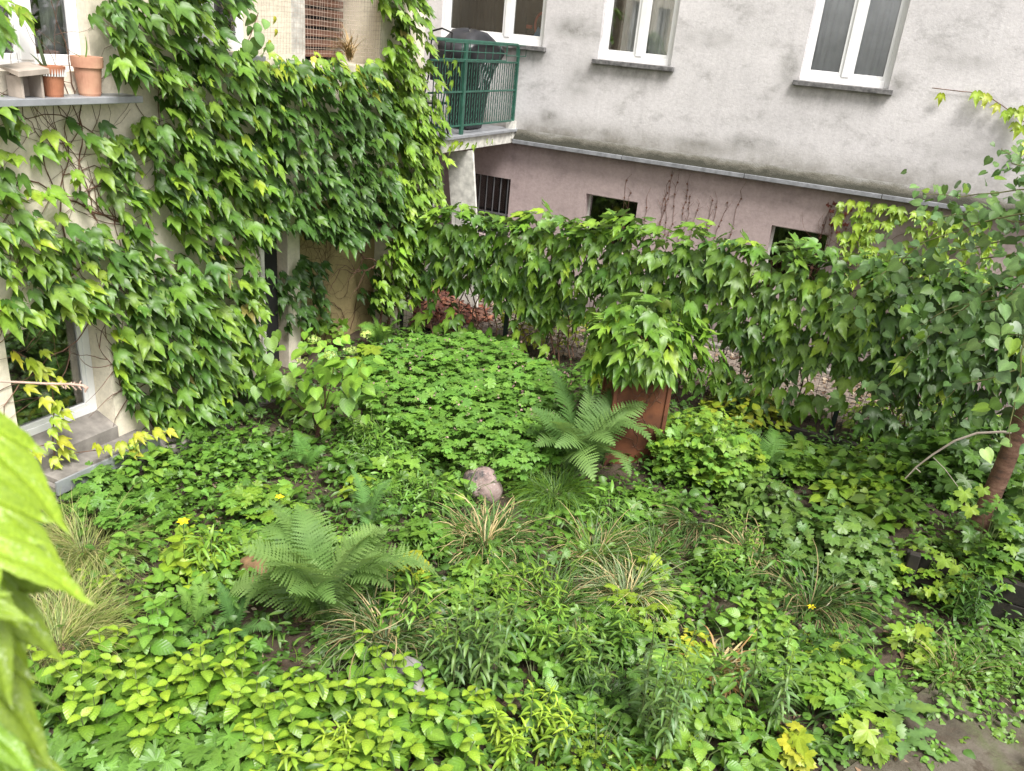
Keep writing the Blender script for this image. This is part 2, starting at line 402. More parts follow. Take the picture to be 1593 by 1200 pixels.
def frond(arch, seed, pin=31, wide=.2, bend=0):
    """a feather-shaped fern leaf of unit length that rises and arches over towards +Y"""
    r = np.random.RandomState(seed); v = []; f = []; c = []
    P = [np.zeros(3)]; n = 40; ang = 1.38
    for i in range(n):
        P.append(P[-1] + unit(np.array([bend * (i / n) ** 1.5, math.cos(ang), math.sin(ang)])) / n); ang -= arch / n * (1.55 if i > n * .5 else .45)
    P = np.array(P)
    for i in range(n):      # rachis
        t = unit(P[i + 1] - P[i]); wd = .006 * (1 - i / n) + .0015; b = len(v)
        v += [P[i] + [-wd, 0, 0], P[i] + [wd, 0, 0], P[i + 1] + [wd * .9, 0, 0], P[i + 1] + [-wd * .9, 0, 0]]; c += [1.25] * 4
        f += [(b, b + 1, b + 2), (b, b + 2, b + 3)]
    for k in range(pin):
        u = .14 + .85 * k / (pin - 1); i = min(n - 1, int(u * n)); p = P[i] + (P[i + 1] - P[i]) * (u * n - i)
        t = unit(P[i + 1] - P[i]); up = np.cross([1, 0, 0], t)
        L = wide * (math.sin(math.pi * min(1, (u - .06) / .94) ** .72) ** .8 + .04) * r.uniform(.92, 1.05)
        for s_ in (-1, 1):
            d = unit(np.array([s_ * 1.0, 0, 0]) + t * (.38 + r.uniform(-.08, .08)) + up * r.uniform(.1, .32))
            pinna_outline(v, f, c, p, d * 1.0, up, L, .0150, 14)
    v = np.array(v); return v, np.array(f), np.array(c), v[:, :2]
PR['frond'] = [frond(a, s, bend=b_, wide=w_) for s, (a, b_, w_) in enumerate([(1.0, .35, .2), (1.5, -.4, .215), (2.2, .5, .2), (1.7, -.1, .17), (2.6, -.6, .19), (.8, -.3, .18), (.7, 0, .2)])]
MESH = {}
def pmesh(key, i, m):
    k = (key, i, m.name)
    if k not in MESH:
        v, f, c, uv = PR[key][i]; MESH[k] = new_mesh('leaf_' + key, v, f, m, np.column_stack([c] * 3), uv)
    return MESH[k]
def joined(name, key, idx, mats, tints, m):
    V, Fc, C, UV = [], [], [], []; off = 0
    idx = np.asarray(idx); mats = np.asarray(mats); tints = np.asarray(tints)
    for i in range(len(PR[key])):
        s = idx == i
        if not s.any(): continue
        v, f, c, uv = PR[key][i]; A = mats[s]; n = len(A)
        w_ = np.einsum('nij,vj->nvi', A[:, :3, :3], v) + A[:, None, :3, 3]
        V.append(w_.reshape(-1, 3)); Fc.append((f[None] + (off + np.arange(n) * len(v))[:, None, None]).reshape(-1, 3)); off += n * len(v)
        C.append((tints[s][:, None, :] * c[None, :, None]).reshape(-1, 3)); UV.append(np.tile(uv, (n, 1)))
    return new_mesh(name, np.concatenate(V), np.concatenate(Fc), m, np.concatenate(C), np.concatenate(UV))
def frame(p, tip, nrm, s, roll=0):
    t = unit(tip); n_ = np.asarray(nrm, float); n_ = unit(n_ - np.dot(n_, t) * t)
    x = np.cross(t, n_)
    A = np.eye(4); A[:3, 0] = x * s; A[:3, 1] = t * s; A[:3, 2] = n_ * s; A[:3, 3] = p
    return A
class Leaves:
    def __init__(s, key, m): s.key = key; s.m = m; s.A = []; s.t = []; s.i = []
    def add(s, p, tip, nrm, size, tint):
        s.A.append(frame(p, tip, nrm, size)); s.t.append(tint); s.i.append(rng.randint(len(PR[s.key])))
    def emit(s, thing, name='leaf', K=300, mass='foliage'):
        if not s.A: return
        A = np.array(s.A); t = np.array(s.t); ix = np.array(s.i)
        ctr = A[:, :3, 3] + A[:, :3, 1] * .5; size = np.linalg.norm(A[:, :3, 1], axis=1)
        q = proj(ctr); px = size / q[:, 2] * F
        score = px.copy(); inside = (q[:, 0] > -20) & (q[:, 0] < 1613) & (q[:, 1] > -20) & (q[:, 1] < 1220) & (q[:, 2] > 0)
        score[~inside] = 0
        cell = (q[:, 0] // 11).astype(int) * 1000 + (q[:, 1] // 11).astype(int)
        first = {}
        for k in np.argsort(q[:, 2]):
            if cell[k] not in first: first[cell[k]] = k
        vis = np.zeros(len(A), bool); vis[list(first.values())] = True
        score[~vis] *= .25
        order = np.argsort(-score); top = [k for k in order[:K] if px[k] > 6.0]
        rest = np.setdiff1d(np.arange(len(A)), top)
        off = np.array(parent_loc(thing))
        A[:, :3, 3] -= off
        for k in top:
            o = bpy.data.objects.new(name, pmesh(s.key, ix[k], s.m)); COL.objects.link(o)
            o.parent = thing; o.matrix_basis = Matrix(A[k].tolist()); o.color = (*t[k], 1)
        if len(rest):
            link(mass, joined(mass, s.key, ix[rest], A[rest], t[rest], s.m), thing, 'stuff')

# leaf colours (base colours of the leaves themselves)
G_DEEP = np.array([.030, .070, .012]); G_MID = np.array([.072, .152, .018]); G_BRI = np.array([.14, .242, .026])
G_LIME = np.array([.215, .315, .028]); G_YEL = np.array([.36, .36, .035]); G_BLUE = np.array([.080, .145, .052]); G_SAGE = np.array([.10, .18, .036])
def tint(*stops, j=.14):
    """random mix between given colours, with per-leaf jitter"""
    k = rng.rand() * (len(stops) - 1) if len(stops) > 1 else 0
    i = min(int(k), len(stops) - 2) if len(stops) > 1 else 0
    c = stops[i] if len(stops) == 1 else stops[i] * (1 - (k - i)) + stops[i + 1] * (k - i)
    return c * rng.uniform(1 - j, 1 + j) * np.array([rng.uniform(.93, 1.1), 1, rng.uniform(.85, 1.15)])

# ================================================================== SETTING
def gz(x, y):
    return .05 * np.sin(x * 1.3 + .4) * np.cos(y * 1.1) + .025 * np.sin(x * 3.1 + y * 2.3)
def flatten(x, y):       # 0 on the paved corner and behind the fence
    a = 1 / (1 + np.exp(-(7.2 - y + 0 * x) * 0)) if False else 1.0
    return a
def ground():
    xs = np.concatenate([[-80, -30, -14], np.arange(-10, 6.01, .16), [12, 30, 80]]); ys = np.concatenate([[-60, -20, -5], np.arange(0, 14.9, .16), [30, 80]])
    X, Y = np.meshgrid(xs, ys); Z = gz(X, Y) * ((np.abs(X) < 12) & (Y < 16) & (Y > -1)) + np.where((Y < 12) & (Y > 0) & (np.abs(X) < 10), rng.normal(0, .008, X.shape), 0)
    nx, ny = len(xs), len(ys); v = np.column_stack([X.ravel(), Y.ravel(), Z.ravel()])
    f = np.array([(j * nx + i, j * nx + i + 1, (j + 1) * nx + i + 1, (j + 1) * nx + i) for j in range(ny - 1) for i in range(nx - 1)])
    m, n, b = mat('garden_soil')
    c = ramp(n, noise(n, 3, 10, .7), [(.3, (.035, .024, .016)), (.5, (.07, .048, .032)), (.7, (.12, .09, .062))])
    c = mix(n, c, (.16, .12, .085), ramp(n, noise(n, 60, 3, .6), [(.6, (0, 0, 0)), (.7, (.7,) * 3)]))
    c = mix(n, c, (.05, .07, .02), ramp(n, noise(n, 1.1, 6, .6), [(.5, (0, 0, 0)), (.65, (.5,) * 3)]))
    n.links.new(c, b.inputs['Base Color']); b.inputs['Roughness'].default_value = .95
    bump(n, b, noise(n, 45, 8, .7), .8, .03)
    o = link('ground', new_mesh('ground', v, f, m, smooth=True), None, 'structure')
ground()
def sheet(name, poly, z, m, thick=.05):
    n = len(poly); v = [(x, y, z) for x, y in poly] + [(x, y, z - thick) for x, y in poly]
    f = [tuple(range(n))] + [(i, i + n, (i + 1) % n + n, (i + 1) % n) for i in range(n)]
    return link(name, new_mesh(name, v, f, m), None, 'structure')
mm, n, b = mat('mossy_concrete')
c = ramp(n, noise(n, 2.2, 9, .7), [(.32, (.035, .028, .018)), (.5, (.082, .068, .048)), (.72, (.15, .13, .105))])
c = mix(n, c, (.075, .095, .03), ramp(n, noise(n, 1.4, 8, .7, dist=.5), [(.48, (0, 0, 0)), (.62, (.8,) * 3)]))
c = mix(n, c, (.055, .04, .026), ramp(n, noise(n, 3.3, 8, .75, dist=.4), [(.5, (0, 0, 0)), (.58, (.85,) * 3)]))
n.links.new(c, b.inputs['Base Color']); b.inputs['Roughness'].default_value = .92; bump(n, b, noise(n, 25, 8, .7), .8, .02)
gp = lambda px, py, z=0: tuple(hit(px, py, 2, z)[:2])
sheet('path', [gp(1290, 1260), gp(1305, 1215), gp(1340, 1190), gp(1335, 1160), gp(1372, 1140), gp(1380, 1105), gp(1420, 1095), gp(1452, 1070), gp(1490, 1085), gp(1530, 1082), gp(1560, 1112), gp(1600, 1118), gp(1640, 1150), gp(1720, 1190), gp(1800, 1500), gp(1400, 1500)], .085, mm, .2)

# --- the pale rendered building at the back (plane y = 14) ---------------------------------
YB = 14.0
M_grey = wallmat('grey_render', (.60, .575, .58), (.17, .165, .15), sills=[(0, -5.33, -4.04, 4.3), (0, -2.03, -.74, 4.3), (0, -8.0, -6.25, 4.36)], low=(3.02, 3.5, (.20, .185, .155)), amount=.42, spots=[(-5.72, 4.79, 0.7, 0.25, 0.9), (-6.02, 3.34, 0.3, 0.2, 1.0), (-2.54, 3.36, 0.6, 0.2, 0.9), (-5.55, 3.95, 0.4, 0.5, 0.6), (-3.48, 4.82, 0.8, 0.2, 0.5), (-3.3, 3.23, 0.9, 0.15, 0.7), (0.09, 4.86, 1.0, 0.3, 0.4), (-2.14, 4.53, 0.3, 0.5, 0.8), (-0.61, 4.45, 0.3, 0.3, 0.8), (0.52, 3.6, 1.2, 0.3, 0.4)])
M_pink = wallmat('pink_plinth_render', (.42, .335, .325), (.13, .10, .10), sills=[(0, -12, 9, 2.98)], low=(0, .6, (.2, .17, .16)), amount=.35)
def wall_grid(u0, u1, z0, z1, holes, place, depth, name, m, parent):
    """wall face with real openings: cells of the face between the openings, plus reveals running back"""
    us = sorted({u0, u1, *[h[0] for h in holes], *[h[1] for h in holes]}); zs = sorted({z0, z1, *[h[2] for h in holes], *[h[3] for h in holes]})
    v, f = [], []
    def quad(*p):
        k = len(v); v.extend(p); f.append((k, k + 1, k + 2, k + 3))
    for a, b_ in zip(us[:-1], us[1:]):
        for c_, d in zip(zs[:-1], zs[1:]):
            um, zm = (a + b_) / 2, (c_ + d) / 2
            if any(h[0] < um < h[1] and h[2] < zm < h[3] for h in holes): continue
            quad(place(a, 0, c_), place(b_, 0, c_), place(b_, 0, d), place(a, 0, d))
    for h in holes:
        a, b_, c_, d = h[:4]; D = h[4] if len(h) > 4 else depth
        quad(place(a, 0, c_), place(a, D, c_), place(a, D, d), place(a, 0, d)); quad(place(b_, 0, c_), place(b_, D, c_), place(b_, D, d), place(b_, 0, d))
        quad(place(a, 0, c_), place(b_, 0, c_), place(b_, D, c_), place(a, D, c_)); quad(place(a, 0, d), place(b_, 0, d), place(b_, D, d), place(a, D, d))
    return link(name, new_mesh(name, v, f, m), parent)
BB = empty('apartment_building', (0, 0, 0), 'pale grey rendered apartment building with pink plinth and mossy ledge at the back', 'building')
pb = lambda u, d, z: (u, YB + d, z)
W1 = (-8.3, -6.28, 4.46, 6.6); W2 = (-5.26, -4.0, 4.36, 6.2); W3 = (-1.98, -.70, 4.36, 6.2)
wall_grid(-13, 12, 2.95, 8.5, [W1, W2, W3, (2.0, 3.3, 4.36, 6.2)], pb, .16, 'wall', M_grey, BB)
pk = lambda u, d, z: (u, YB + .04 + d, z)
B1, B2, B3 = (-7.55, -6.68, 1.05, 2.16), (-5.18, -4.22, 1.2, 2.14), (-1.93, -1.02, 1.2, 2.14)
wall_grid(-13, 12, -.3, 2.88, [B1, B2, B3], pk, .2, 'plinth_wall', M_pink, BB)
mm, n, b = mat('mossy_ledge_top')
tc_ = N(n, 'TexCoord'); sp_ = N(n, 'SeparateXYZ'); n.links.new(tc_.outputs['Object'], sp_.inputs[0])
mr_ = N(n, 'MapRange'); n.links.new(sp_.outputs[2], mr_.inputs[0]); mr_.inputs[1].default_value = 2.9; mr_.inputs[2].default_value = 3.08; mr_.inputs[3].default_value = -.35; mr_.inputs[4].default_value = .22
ad_ = N(n, 'Math', operation='ADD'); n.links.new(mr_.outputs[0], ad_.inputs[0]); n.links.new(noise(n, 3.5, 9, .75, 'Object', (.6, 1, 1)), ad_.inputs[1])
c = ramp(n, ad_.outputs[0], [(.3, (.030, .029, .020)), (.5, (.095, .088, .07)), (.8, (.22, .215, .205)), (1.0, (.42, .40, .40))]); n.links.new(c, b.inputs['Base Color'])
b.inputs['Roughness'].default_value = .95; bump(n, b, noise(n, 40, 6, .7), .8, .02)
k = MB(); x0, x1 = -6.62, 12
k.add([(x0, YB - .004, 3.07), (x1, YB - .004, 3.07), (x1, YB - .14, 2.90), (x0, YB - .14, 2.90), (x0, YB + .1, 2.90), (x1, YB + .1, 2.90)], [(0, 3, 2, 1), (0, 4, 3), (1, 2, 5)])
k.build('ledge_slope', mm, BB)
for i in range(9):
    a = x0 + i * 2.07
    MB().box((a, YB - .17, 2.83), (a + 2.06, YB + .05, 2.898)).build('ledge_stone', M_ledge, BB, bevel=.006)
def window_back(W, name, curtain=None, sill=M_sillold, mull=(0,), d0=.10, deep=True):
    a, b_, c_, d = W; y = YB + d0; t = .07
    fr = MB().box((a, y, c_), (a + t, y + .08, d)).box((b_ - t, y, c_), (b_, y + .08, d)).box((a + t, y, c_), (b_ - t, y + .08, c_ + .10)).box((a + t, y, d - t), (b_ - t, y + .08, d))
    wo = fr.build('window', M_white, BB, bevel=.006)
    n_ = len(mull) + 1; cuts = [a + t] + [a + (b_ - a) * (.5 + q) for q in mull] + [b_ - t]
    for q in cuts[1:-1]: MB().box((q - .055, y - .012, c_ + .10), (q + .055, y + .07, d - t)).build('mullion', M_white, wo, bevel=.006)
    for i in range(n_):
        l, r_ = cuts[i] + (0 if i == 0 else .055), cuts[i + 1] - (0 if i == n_ - 1 else .055)
        s_ = MB().box((l, y + .012, c_ + .10), (l + .05, y + .06, d - t)).box((r_ - .05, y + .012, c_ + .10), (r_, y + .06, d - t)).box((l + .05, y + .012, c_ + .10), (r_ - .05, y + .06, c_ + .16))
        s_.build('sash', M_white, wo, bevel=.004)
        MB().box((l + .05, y + .03, c_ + .16), (r_ - .05, y + .04, d - t)).build('pane', M_glass, wo)
    if sill: MB().box((a - .07, YB - .09, c_ - .075), (b_ + .07, YB + d0, c_ - .002)).build('sill', sill, wo, bevel=.008)
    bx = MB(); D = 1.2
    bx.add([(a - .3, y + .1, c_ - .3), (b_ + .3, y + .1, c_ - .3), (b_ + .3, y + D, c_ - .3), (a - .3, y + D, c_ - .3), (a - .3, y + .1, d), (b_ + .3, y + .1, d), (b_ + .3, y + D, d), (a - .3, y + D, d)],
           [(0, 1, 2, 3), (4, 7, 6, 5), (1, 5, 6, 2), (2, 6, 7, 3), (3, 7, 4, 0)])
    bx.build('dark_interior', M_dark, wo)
    if curtain:
        for (l, r_, mm_) in curtain:
            v = []; nn = 40
            for i in range(nn + 1):
                x = l + (r_ - l) * i / nn; yy = y + .09 + .015 * math.sin(i * 1.3) + .01 * math.sin(i * 2.9)
                v += [(x, yy, c_ + .02), (x, yy, d)]
            MB().add(v, [(2 * i, 2 * i + 2, 2 * i + 3, 2 * i + 1) for i in range(nn)]).build('curtain', mm_, wo)
    return wo
wo1 = window_back(W1, 'w', [(-8.1, -7.3, M_dcurt), (-6.93, -6.72, M_dcurt)], mull=(.13,))
wo2 = window_back(W2, 'w', [(-4.95, -4.05, M_tarm)], mull=(.03,))
wo3 = window_back(W3, 'w', [(-1.9, -.78, M_tarm)], mull=(0,))
MB().box((-.98, YB + .27, 4.5), (-.83, YB + .33, 4.66)).build('cardboard_box', M_terra2, wo3)
k = MB(); c0 = np.array([-6.46, YB + .30, 4.80])
k.tube([c0 + .17 * np.array([math.cos(a) * .8, .0, math.sin(a) * 1.15]) for a in np.linspace(.5, 6.0, 26)], .022, 6).build('orange_hose', M_orange, wo1)
MB().box((-6.80, YB + .28, 4.73), (-6.66, YB + .33, 4.79)).build('orange_box', M_orange, wo1)
MB().add([(-6.6, YB + .25, 4.56), (-6.33, YB + .25, 4.56), (-6.33, YB + .25, 4.73), (-6.44, YB + .25, 4.70), (-6.52, YB + .27, 4.78), (-6.6, YB + .25, 4.6)], [(0, 1, 2, 3, 4, 5)]).build('blue_cloth', M_blue, wo1)
def cellar(B, bars, swirl=False):
    a, b_, c_, d = B; y = YB + .2
    wo = MB().box((a, y, c_), (a + .04, y + .04, d)).box((b_ - .04, y, c_), (b_, y + .04, d)).box((a + .04, y, d - .04), (b_ - .04, y + .04, d)).box((a + .04, y, c_), (b_ - .04, y + .04, c_ + .04)).build('cellar_window', M_whiteold if not bars else M_dark, BB)
    MB().box((a + .04, y + .015, c_ + .04), (b_ - .04, y + .02, d - .04)).build('pane', M_glass, wo)
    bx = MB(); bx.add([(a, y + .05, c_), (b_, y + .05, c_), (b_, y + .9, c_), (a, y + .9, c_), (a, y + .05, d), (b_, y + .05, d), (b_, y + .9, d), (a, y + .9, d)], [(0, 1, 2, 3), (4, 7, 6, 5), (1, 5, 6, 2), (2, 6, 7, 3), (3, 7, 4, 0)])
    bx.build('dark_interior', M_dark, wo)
    if bars:
        for i in range(6):
            x = a + .07 + (b_ - a - .14) * i / 5
            MB().tube([(x, y - .11, c_), (x, y - .11, d)], .011, 6).build('bar', M_steel, wo)
        MB().box((a, y - .125, c_ + .42), (b_, y - .095, c_ + .45)).build('crossbar', M_steel, wo)
cellar(B1, True); cellar(B2, False); cellar(B3, False)
MB().box((-13, YB - .5, -.2), (12, YB - .35, .12)).build('kerb', M_conc, BB, bevel=.01)

# --- cream building on the left (plane x = -7) ----------------------------------------------
XL = -7.0
M_cream = wallmat('cream_render', (.76, .69, .56), (.42, .36, .27), sills=[(1, 4.0, 5.3, .5)], low=(0, .35, (.26, .22, .18)), amount=.22)
CB = empty('cream_house', (0, 0, 0), 'cream rendered house wall mostly hidden under ivy on the left', 'building')
pl = lambda u, d, z: (XL - d, u, z)
WU = (4.55, 5.62, 3.95, 5.6); WM = (6.75, 7.72, 4.16, 5.6); LG = (8.38, 10.2, 4.05, 5.9, .9); RC = (7.72, 10.85, -.1, 2.35, .45); WL = (4.42, 5.48, .38, 1.72, .30)
wall_grid(-3, 11.35, -.3, 8.5, [WU, WM, LG, RC, WL], pl, .16, 'wall', M_cream, CB)
# end face of the wall and its far parts by the passage
MB().add([(XL, 11.35, -.3), (-9.3, 11.35, -.3), (-9.3, 11.35, 8.5), (XL, 11.35, 8.5)], [(0, 1, 2, 3)]).build('end_wall', M_cream, CB)
MB().add([(-9.3, 11.35, 2.8), (-9.3, 14, 2.8), (-9.3, 14, 8.5), (-9.3, 11.35, 8.5)], [(0, 1, 2, 3)]).build('loggia_back_wall', M_cream, CB)
MB().add([(-8.1, 11.35, -.3), (-8.1, 14.02, -.3), (-8.1, 14.02, 2.8), (-8.1, 11.35, 2.8)], [(0, 1, 2, 3)]).build('passage_wall', M_pink, CB)
MB().add([(XL - .45, 7.72, -.1), (XL - .45, 10.85, -.1), (XL - .45, 10.85, 2.35), (XL - .45, 7.72, 2.35)], [(0, 1, 2, 3)]).build('recess_wall', wallmat('ochre_render', (.42, .33, .17), (.16, .12, .07), amount=.4), CB)
def window_left(W, y_split=(), sill=True, d0=.12, curtains=(), t=.06, sashes=True):
    a, b_, c_, d = W[:4]; x = XL - d0
    wo = MB().box((x - .07, a, c_), (x, a + t, d)).box((x - .07, b_ - t, c_), (x, b_, d)).box((x - .07, a + t, c_), (x, b_ - t, c_ + .08)).box((x - .07, a + t, d - t), (x, b_ - t, d)).build('window', M_white, CB, bevel=.006)
    cuts = [a + t] + list(y_split) + [b_ - t]
    for q in cuts[1:-1]: MB().box((x - .06, q - .06, c_ + .08), (x + .012, q + .06, d - t)).build('mullion', M_white, wo, bevel=.005)
    for i in range(len(cuts) - 1):
        l, r_ = cuts[i] + (0 if i == 0 else .06), cuts[i + 1] - (0 if i == len(cuts) - 2 else .06)
        MB().box((x - .05, l, c_ + .08), (x - .008, l + .04, d - t)).box((x - .05, r_ - .04, c_ + .08), (x - .008, r_, d - t)).box((x - .05, l + .04, c_ + .08), (x - .008, r_ - .04, c_ + .13)).build('sash', M_white, wo, bevel=.004)
        MB().box((x - .04, l + .04, c_ + .13), (x - .03, r_ - .04, d - t)).build('pane', M_glass, wo)
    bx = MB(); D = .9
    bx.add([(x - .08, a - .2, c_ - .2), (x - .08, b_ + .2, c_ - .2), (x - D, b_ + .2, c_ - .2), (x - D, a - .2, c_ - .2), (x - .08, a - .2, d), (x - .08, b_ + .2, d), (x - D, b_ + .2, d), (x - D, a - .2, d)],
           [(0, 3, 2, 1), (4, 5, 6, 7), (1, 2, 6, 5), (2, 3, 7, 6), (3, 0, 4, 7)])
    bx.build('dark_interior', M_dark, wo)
    for (l, r_, m_) in curtains:
        v = []; nn = 20
        for i in range(nn + 1):
            y = l + (r_ - l) * i / nn; xx = x - .14 + .015 * math.sin(i * 1.7); v += [(xx, y, c_), (xx, y, d)]
        MB().add(v, [(2 * i, 2 * i + 2, 2 * i + 3, 2 * i + 1) for i in range(nn)]).build('curtain', m_, wo)
    return wo
wu = window_left(WU, (5.08,), curtains=[(5.35, 5.6, M_tarm), (4.6, 4.9, M_dcurt)])
MB().box((XL - .14, 4.55, 3.80), (XL - .02, 5.62, 3.944)).build('apron', M_whiteold, wu)
MB().box((XL - .10, 4.40, 3.70), (XL + .27, 5.93, 3.76)).build('sill', M_sill, wu, bevel=.006)
wm = window_left(WM, (7.2,))
MB().box((XL - .1, 6.7, 4.08), (XL + .12, 7.8, 4.135)).build('sill', M_sill, wm, bevel=.005)
wl = window_left((4.42, 5.48, .50, 1.72), (), d0=.27, t=.085)
MB().add([(XL - .275, 4.42, .505), (XL - .275, 5.478, .505), (XL + .02, 5.478, .40), (XL + .02, 4.42, .40), (XL - .275, 4.42, .2), (XL - .275, 5.478, .2), (XL + .02, 5.478, .2), (XL + .02, 4.42, .2)],
         [(0, 3, 2, 1), (4, 5, 6, 7), (3, 7, 6, 2), (0, 1, 5, 4), (1, 2, 6, 5), (0, 4, 7, 3)]).build('sill', M_conc, wl)
k = MB(); k.lathe((XL - .42, 5.02, .58), [(.0, 0), (.055, 0), (.06, .12), (.035, .2), (.03, .27), (.0, .27)], 12); k.build('bottle', M_whiteold, wl)
k = MB(); k.lathe((XL - .44, 5.16, .58), [(.0, 0), (.08, 0), (.095, .1), (.08, .12), (0, .12)], 14); k.build('bowl', M_dcurt, wl)
# ledges and kerb slabs under the low window
def slab(name, px, z, th, m, parent, inside=XL):
    p = [hit(x, y, 2, z) for x, y in px]; v = [tuple(q) for q in p] + [(q[0], q[1], z - th) for q in p]; n_ = len(p)
    return MB().add(v, [tuple(range(n_))[::-1], ] + [(i, (i + 1) % n_, (i + 1) % n_ + n_, i + n_) for i in range(n_)]).build(name, m, parent, bevel=.006)
MB().box((XL - .02, 4.55, .20), (XL + .30, 5.72, .26)).build('stone_ledge', M_conc, CB, bevel=.008)
MB().box((XL + .30, 4.5, .12), (XL + .325, 5.75, .262)).build('ledge_edging', M_sill, CB)
MB().box((XL - .02, 4.5, -.1), (XL + .29, 5.7, .198)).build('ledge_base', M_conc, CB)
MB().box((XL + .02, 5.76, -.1), (XL + .40, 6.9, .10)).build('kerb_slab', M_conc, CB, bevel=.01)
MB().box((XL + .02, 6.92, -.1), (XL + .34, 7.8, .08)).build('kerb_slab', M_conc, CB, bevel=.01)
# door frame at the edge of the recess, pipe under the lintel
kf = MB().box((XL - .40, 7.66, .05), (XL - .33, 7.72, 2.2)); kf = MB().box((XL - .03, 7.725, .05), (XL + .03, 7.79, 2.3)).build('door_frame', M_whiteold, CB, bevel=.004)
MB().box((XL - .32, 7.82, .02), (XL - .26, 8.35, 2.1)).build('door_leaf', M_dark, CB)
MB().tube([(XL - .3, 9.0, 1.85), (XL - .24, 9.6, 1.83), (XL - .2, 10.6, 1.8)], .09, 12).build('pipe', M_pipe, CB, smooth=True)
MB().box((XL - .5, 8.55, -.1), (XL - .25, 8.8, 2.35)).build('pier', M_cream, CB, bevel=.01)
# loggia with slats behind the net
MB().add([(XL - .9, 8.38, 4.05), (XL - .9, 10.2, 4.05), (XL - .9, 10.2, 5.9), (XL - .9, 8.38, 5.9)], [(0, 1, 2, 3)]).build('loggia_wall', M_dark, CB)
for i in range(14):
    z = 4.10 + i * .125
    MB().box((XL - .62, 8.92, z), (XL - .58, 10.15, z + .085)).build('slat', M_brown, CB, bevel=.004)
MB().box((XL - .3, 8.52, 4.05), (XL - .12, 8.78, 5.9)).build('post', M_whiteold, CB, bevel=.01)
# netting
k = MB(); nz_, ny_ = 30, 46
for i in range(ny_ + 1):
    y = 7.72 + i * .054; k.tube([(XL + .03 + .01 * math.sin(y * 9), y, 4.16), (XL + .045 + .012 * math.sin(y * 7), y + .02 * math.sin(i), 4.8), (XL + .03, y, 5.8)], .0022, 3, False)
for j in range(nz_):
    z = 4.17 + j * .054; k.tube([(XL + .03 + .012 * math.sin(y * 8 + j), y, z + .012 * math.sin(y * 3 + j * .2)) for y in np.linspace(7.72, 10.2, 18)], .0022, 3, False)
nett = k.build('balcony_net', M_net, None, 'thing'); tag(nett, 'fine beige pigeon net stretched before the brown slats above the ivy', 'net')

# --- balcony -------------------------------------------------------------------------------
XB = -6.66
BA = empty('balcony', (XB, 12.6, 2.86), 'balcony with green railing between the ivy pillar and the grey wall', 'balcony')
MB().box((-9.2, 11.4, 2.84), (XB - .03, YB - .005, 3.02)).build('slab', M_whiteold, BA, bevel=.01)
MB().box((XB - .028, 11.4, 2.83), (XB, YB - .004, 3.03)).build('fascia', M_whiteold, BA)
MB().box((-9.2, 11.38, 3.022), (XB + .05, YB - .006, 3.07)).build('flashing', M_sill, BA, bevel=.006)
MB().box((XB - .12, 13.85, 2.9), (XB + .02, YB - .01, 3.2)).build('corner_patch', M_whiteold, BA)
def rail(z, h=.03, d=.03, y0=11.0, y1=YB - .06, x=XB - .02): return MB().box((x - d, y0, z), (x, y1, z + h))
rail(4.15, .03, .035).build('rail', M_green, BA, bevel=.004); rail(3.70, .03, .02).build('rail', M_green, BA, bevel=.004); rail(3.19, .03, .02).build('rail', M_green, BA, bevel=.004)
rail(4.43, .045, .05, 11.0, YB - .1).build('handrail', M_green, BA, bevel=.01)
MB().box((XB - .05, 12.02, 3.07), (XB - .005, 12.10, 4.43)).build('rail_post', M_green, BA, bevel=.004)
MB().box((XB - .05, YB - .1, 3.07), (XB - .005, YB - .055, 4.43)).build('rail_post', M_green, BA, bevel=.004)
ys = np.arange(11.15, YB - .12, .082)
for i, y in enumerate(ys):
    k = MB(); tw = i % 2
    if tw:   # twisted bars
        n_ = 26; pts = [(XB - .035 + .0045 * math.cos(q * 2.1), y + .0055 * math.sin(q * 2.1), 3.22 + (4.15 - 3.22) * q / n_) for q in range(n_ + 1)]
        k.tube(pts, .0085, 4)
    else: k.box((XB - .042, y - .006, 3.22), (XB - .03, y + .006, 4.15))
    k.build('bar', M_green, BA)
# planter rack hung outside of the handrail
k = MB()
for z in (4.20, 4.31, 4.43): k.tube([(XB + .16, 11.1, z), (XB + .16, 13.1, z)], .008, 5); k.tube([(XB + .16, 13.1, z), (XB - .02, 13.1, z)], .008, 5)
for y in np.linspace(11.1, 13.1, 9): k.tube([(XB + .16, y, 4.2), (XB + .16, y, 4.43)], .006, 5); k.tube([(XB + .16, y, 4.2), (XB - .0, y, 4.2)], .006, 5)
for y0, y1 in ((13.2, 13.95),):
    for z in (4.28, 4.45): k.tube([(XB + .1, y0, z), (XB + .1, y1, z), (XB + .1, y1, z - .0)], .007, 5)
    for y in (y0, (y0 + y1) / 2, y1): k.tube([(XB + .1, y, 4.28), (XB + .1, y, 4.45)], .006, 5)
k.build('planter_rack', M_green, BA)
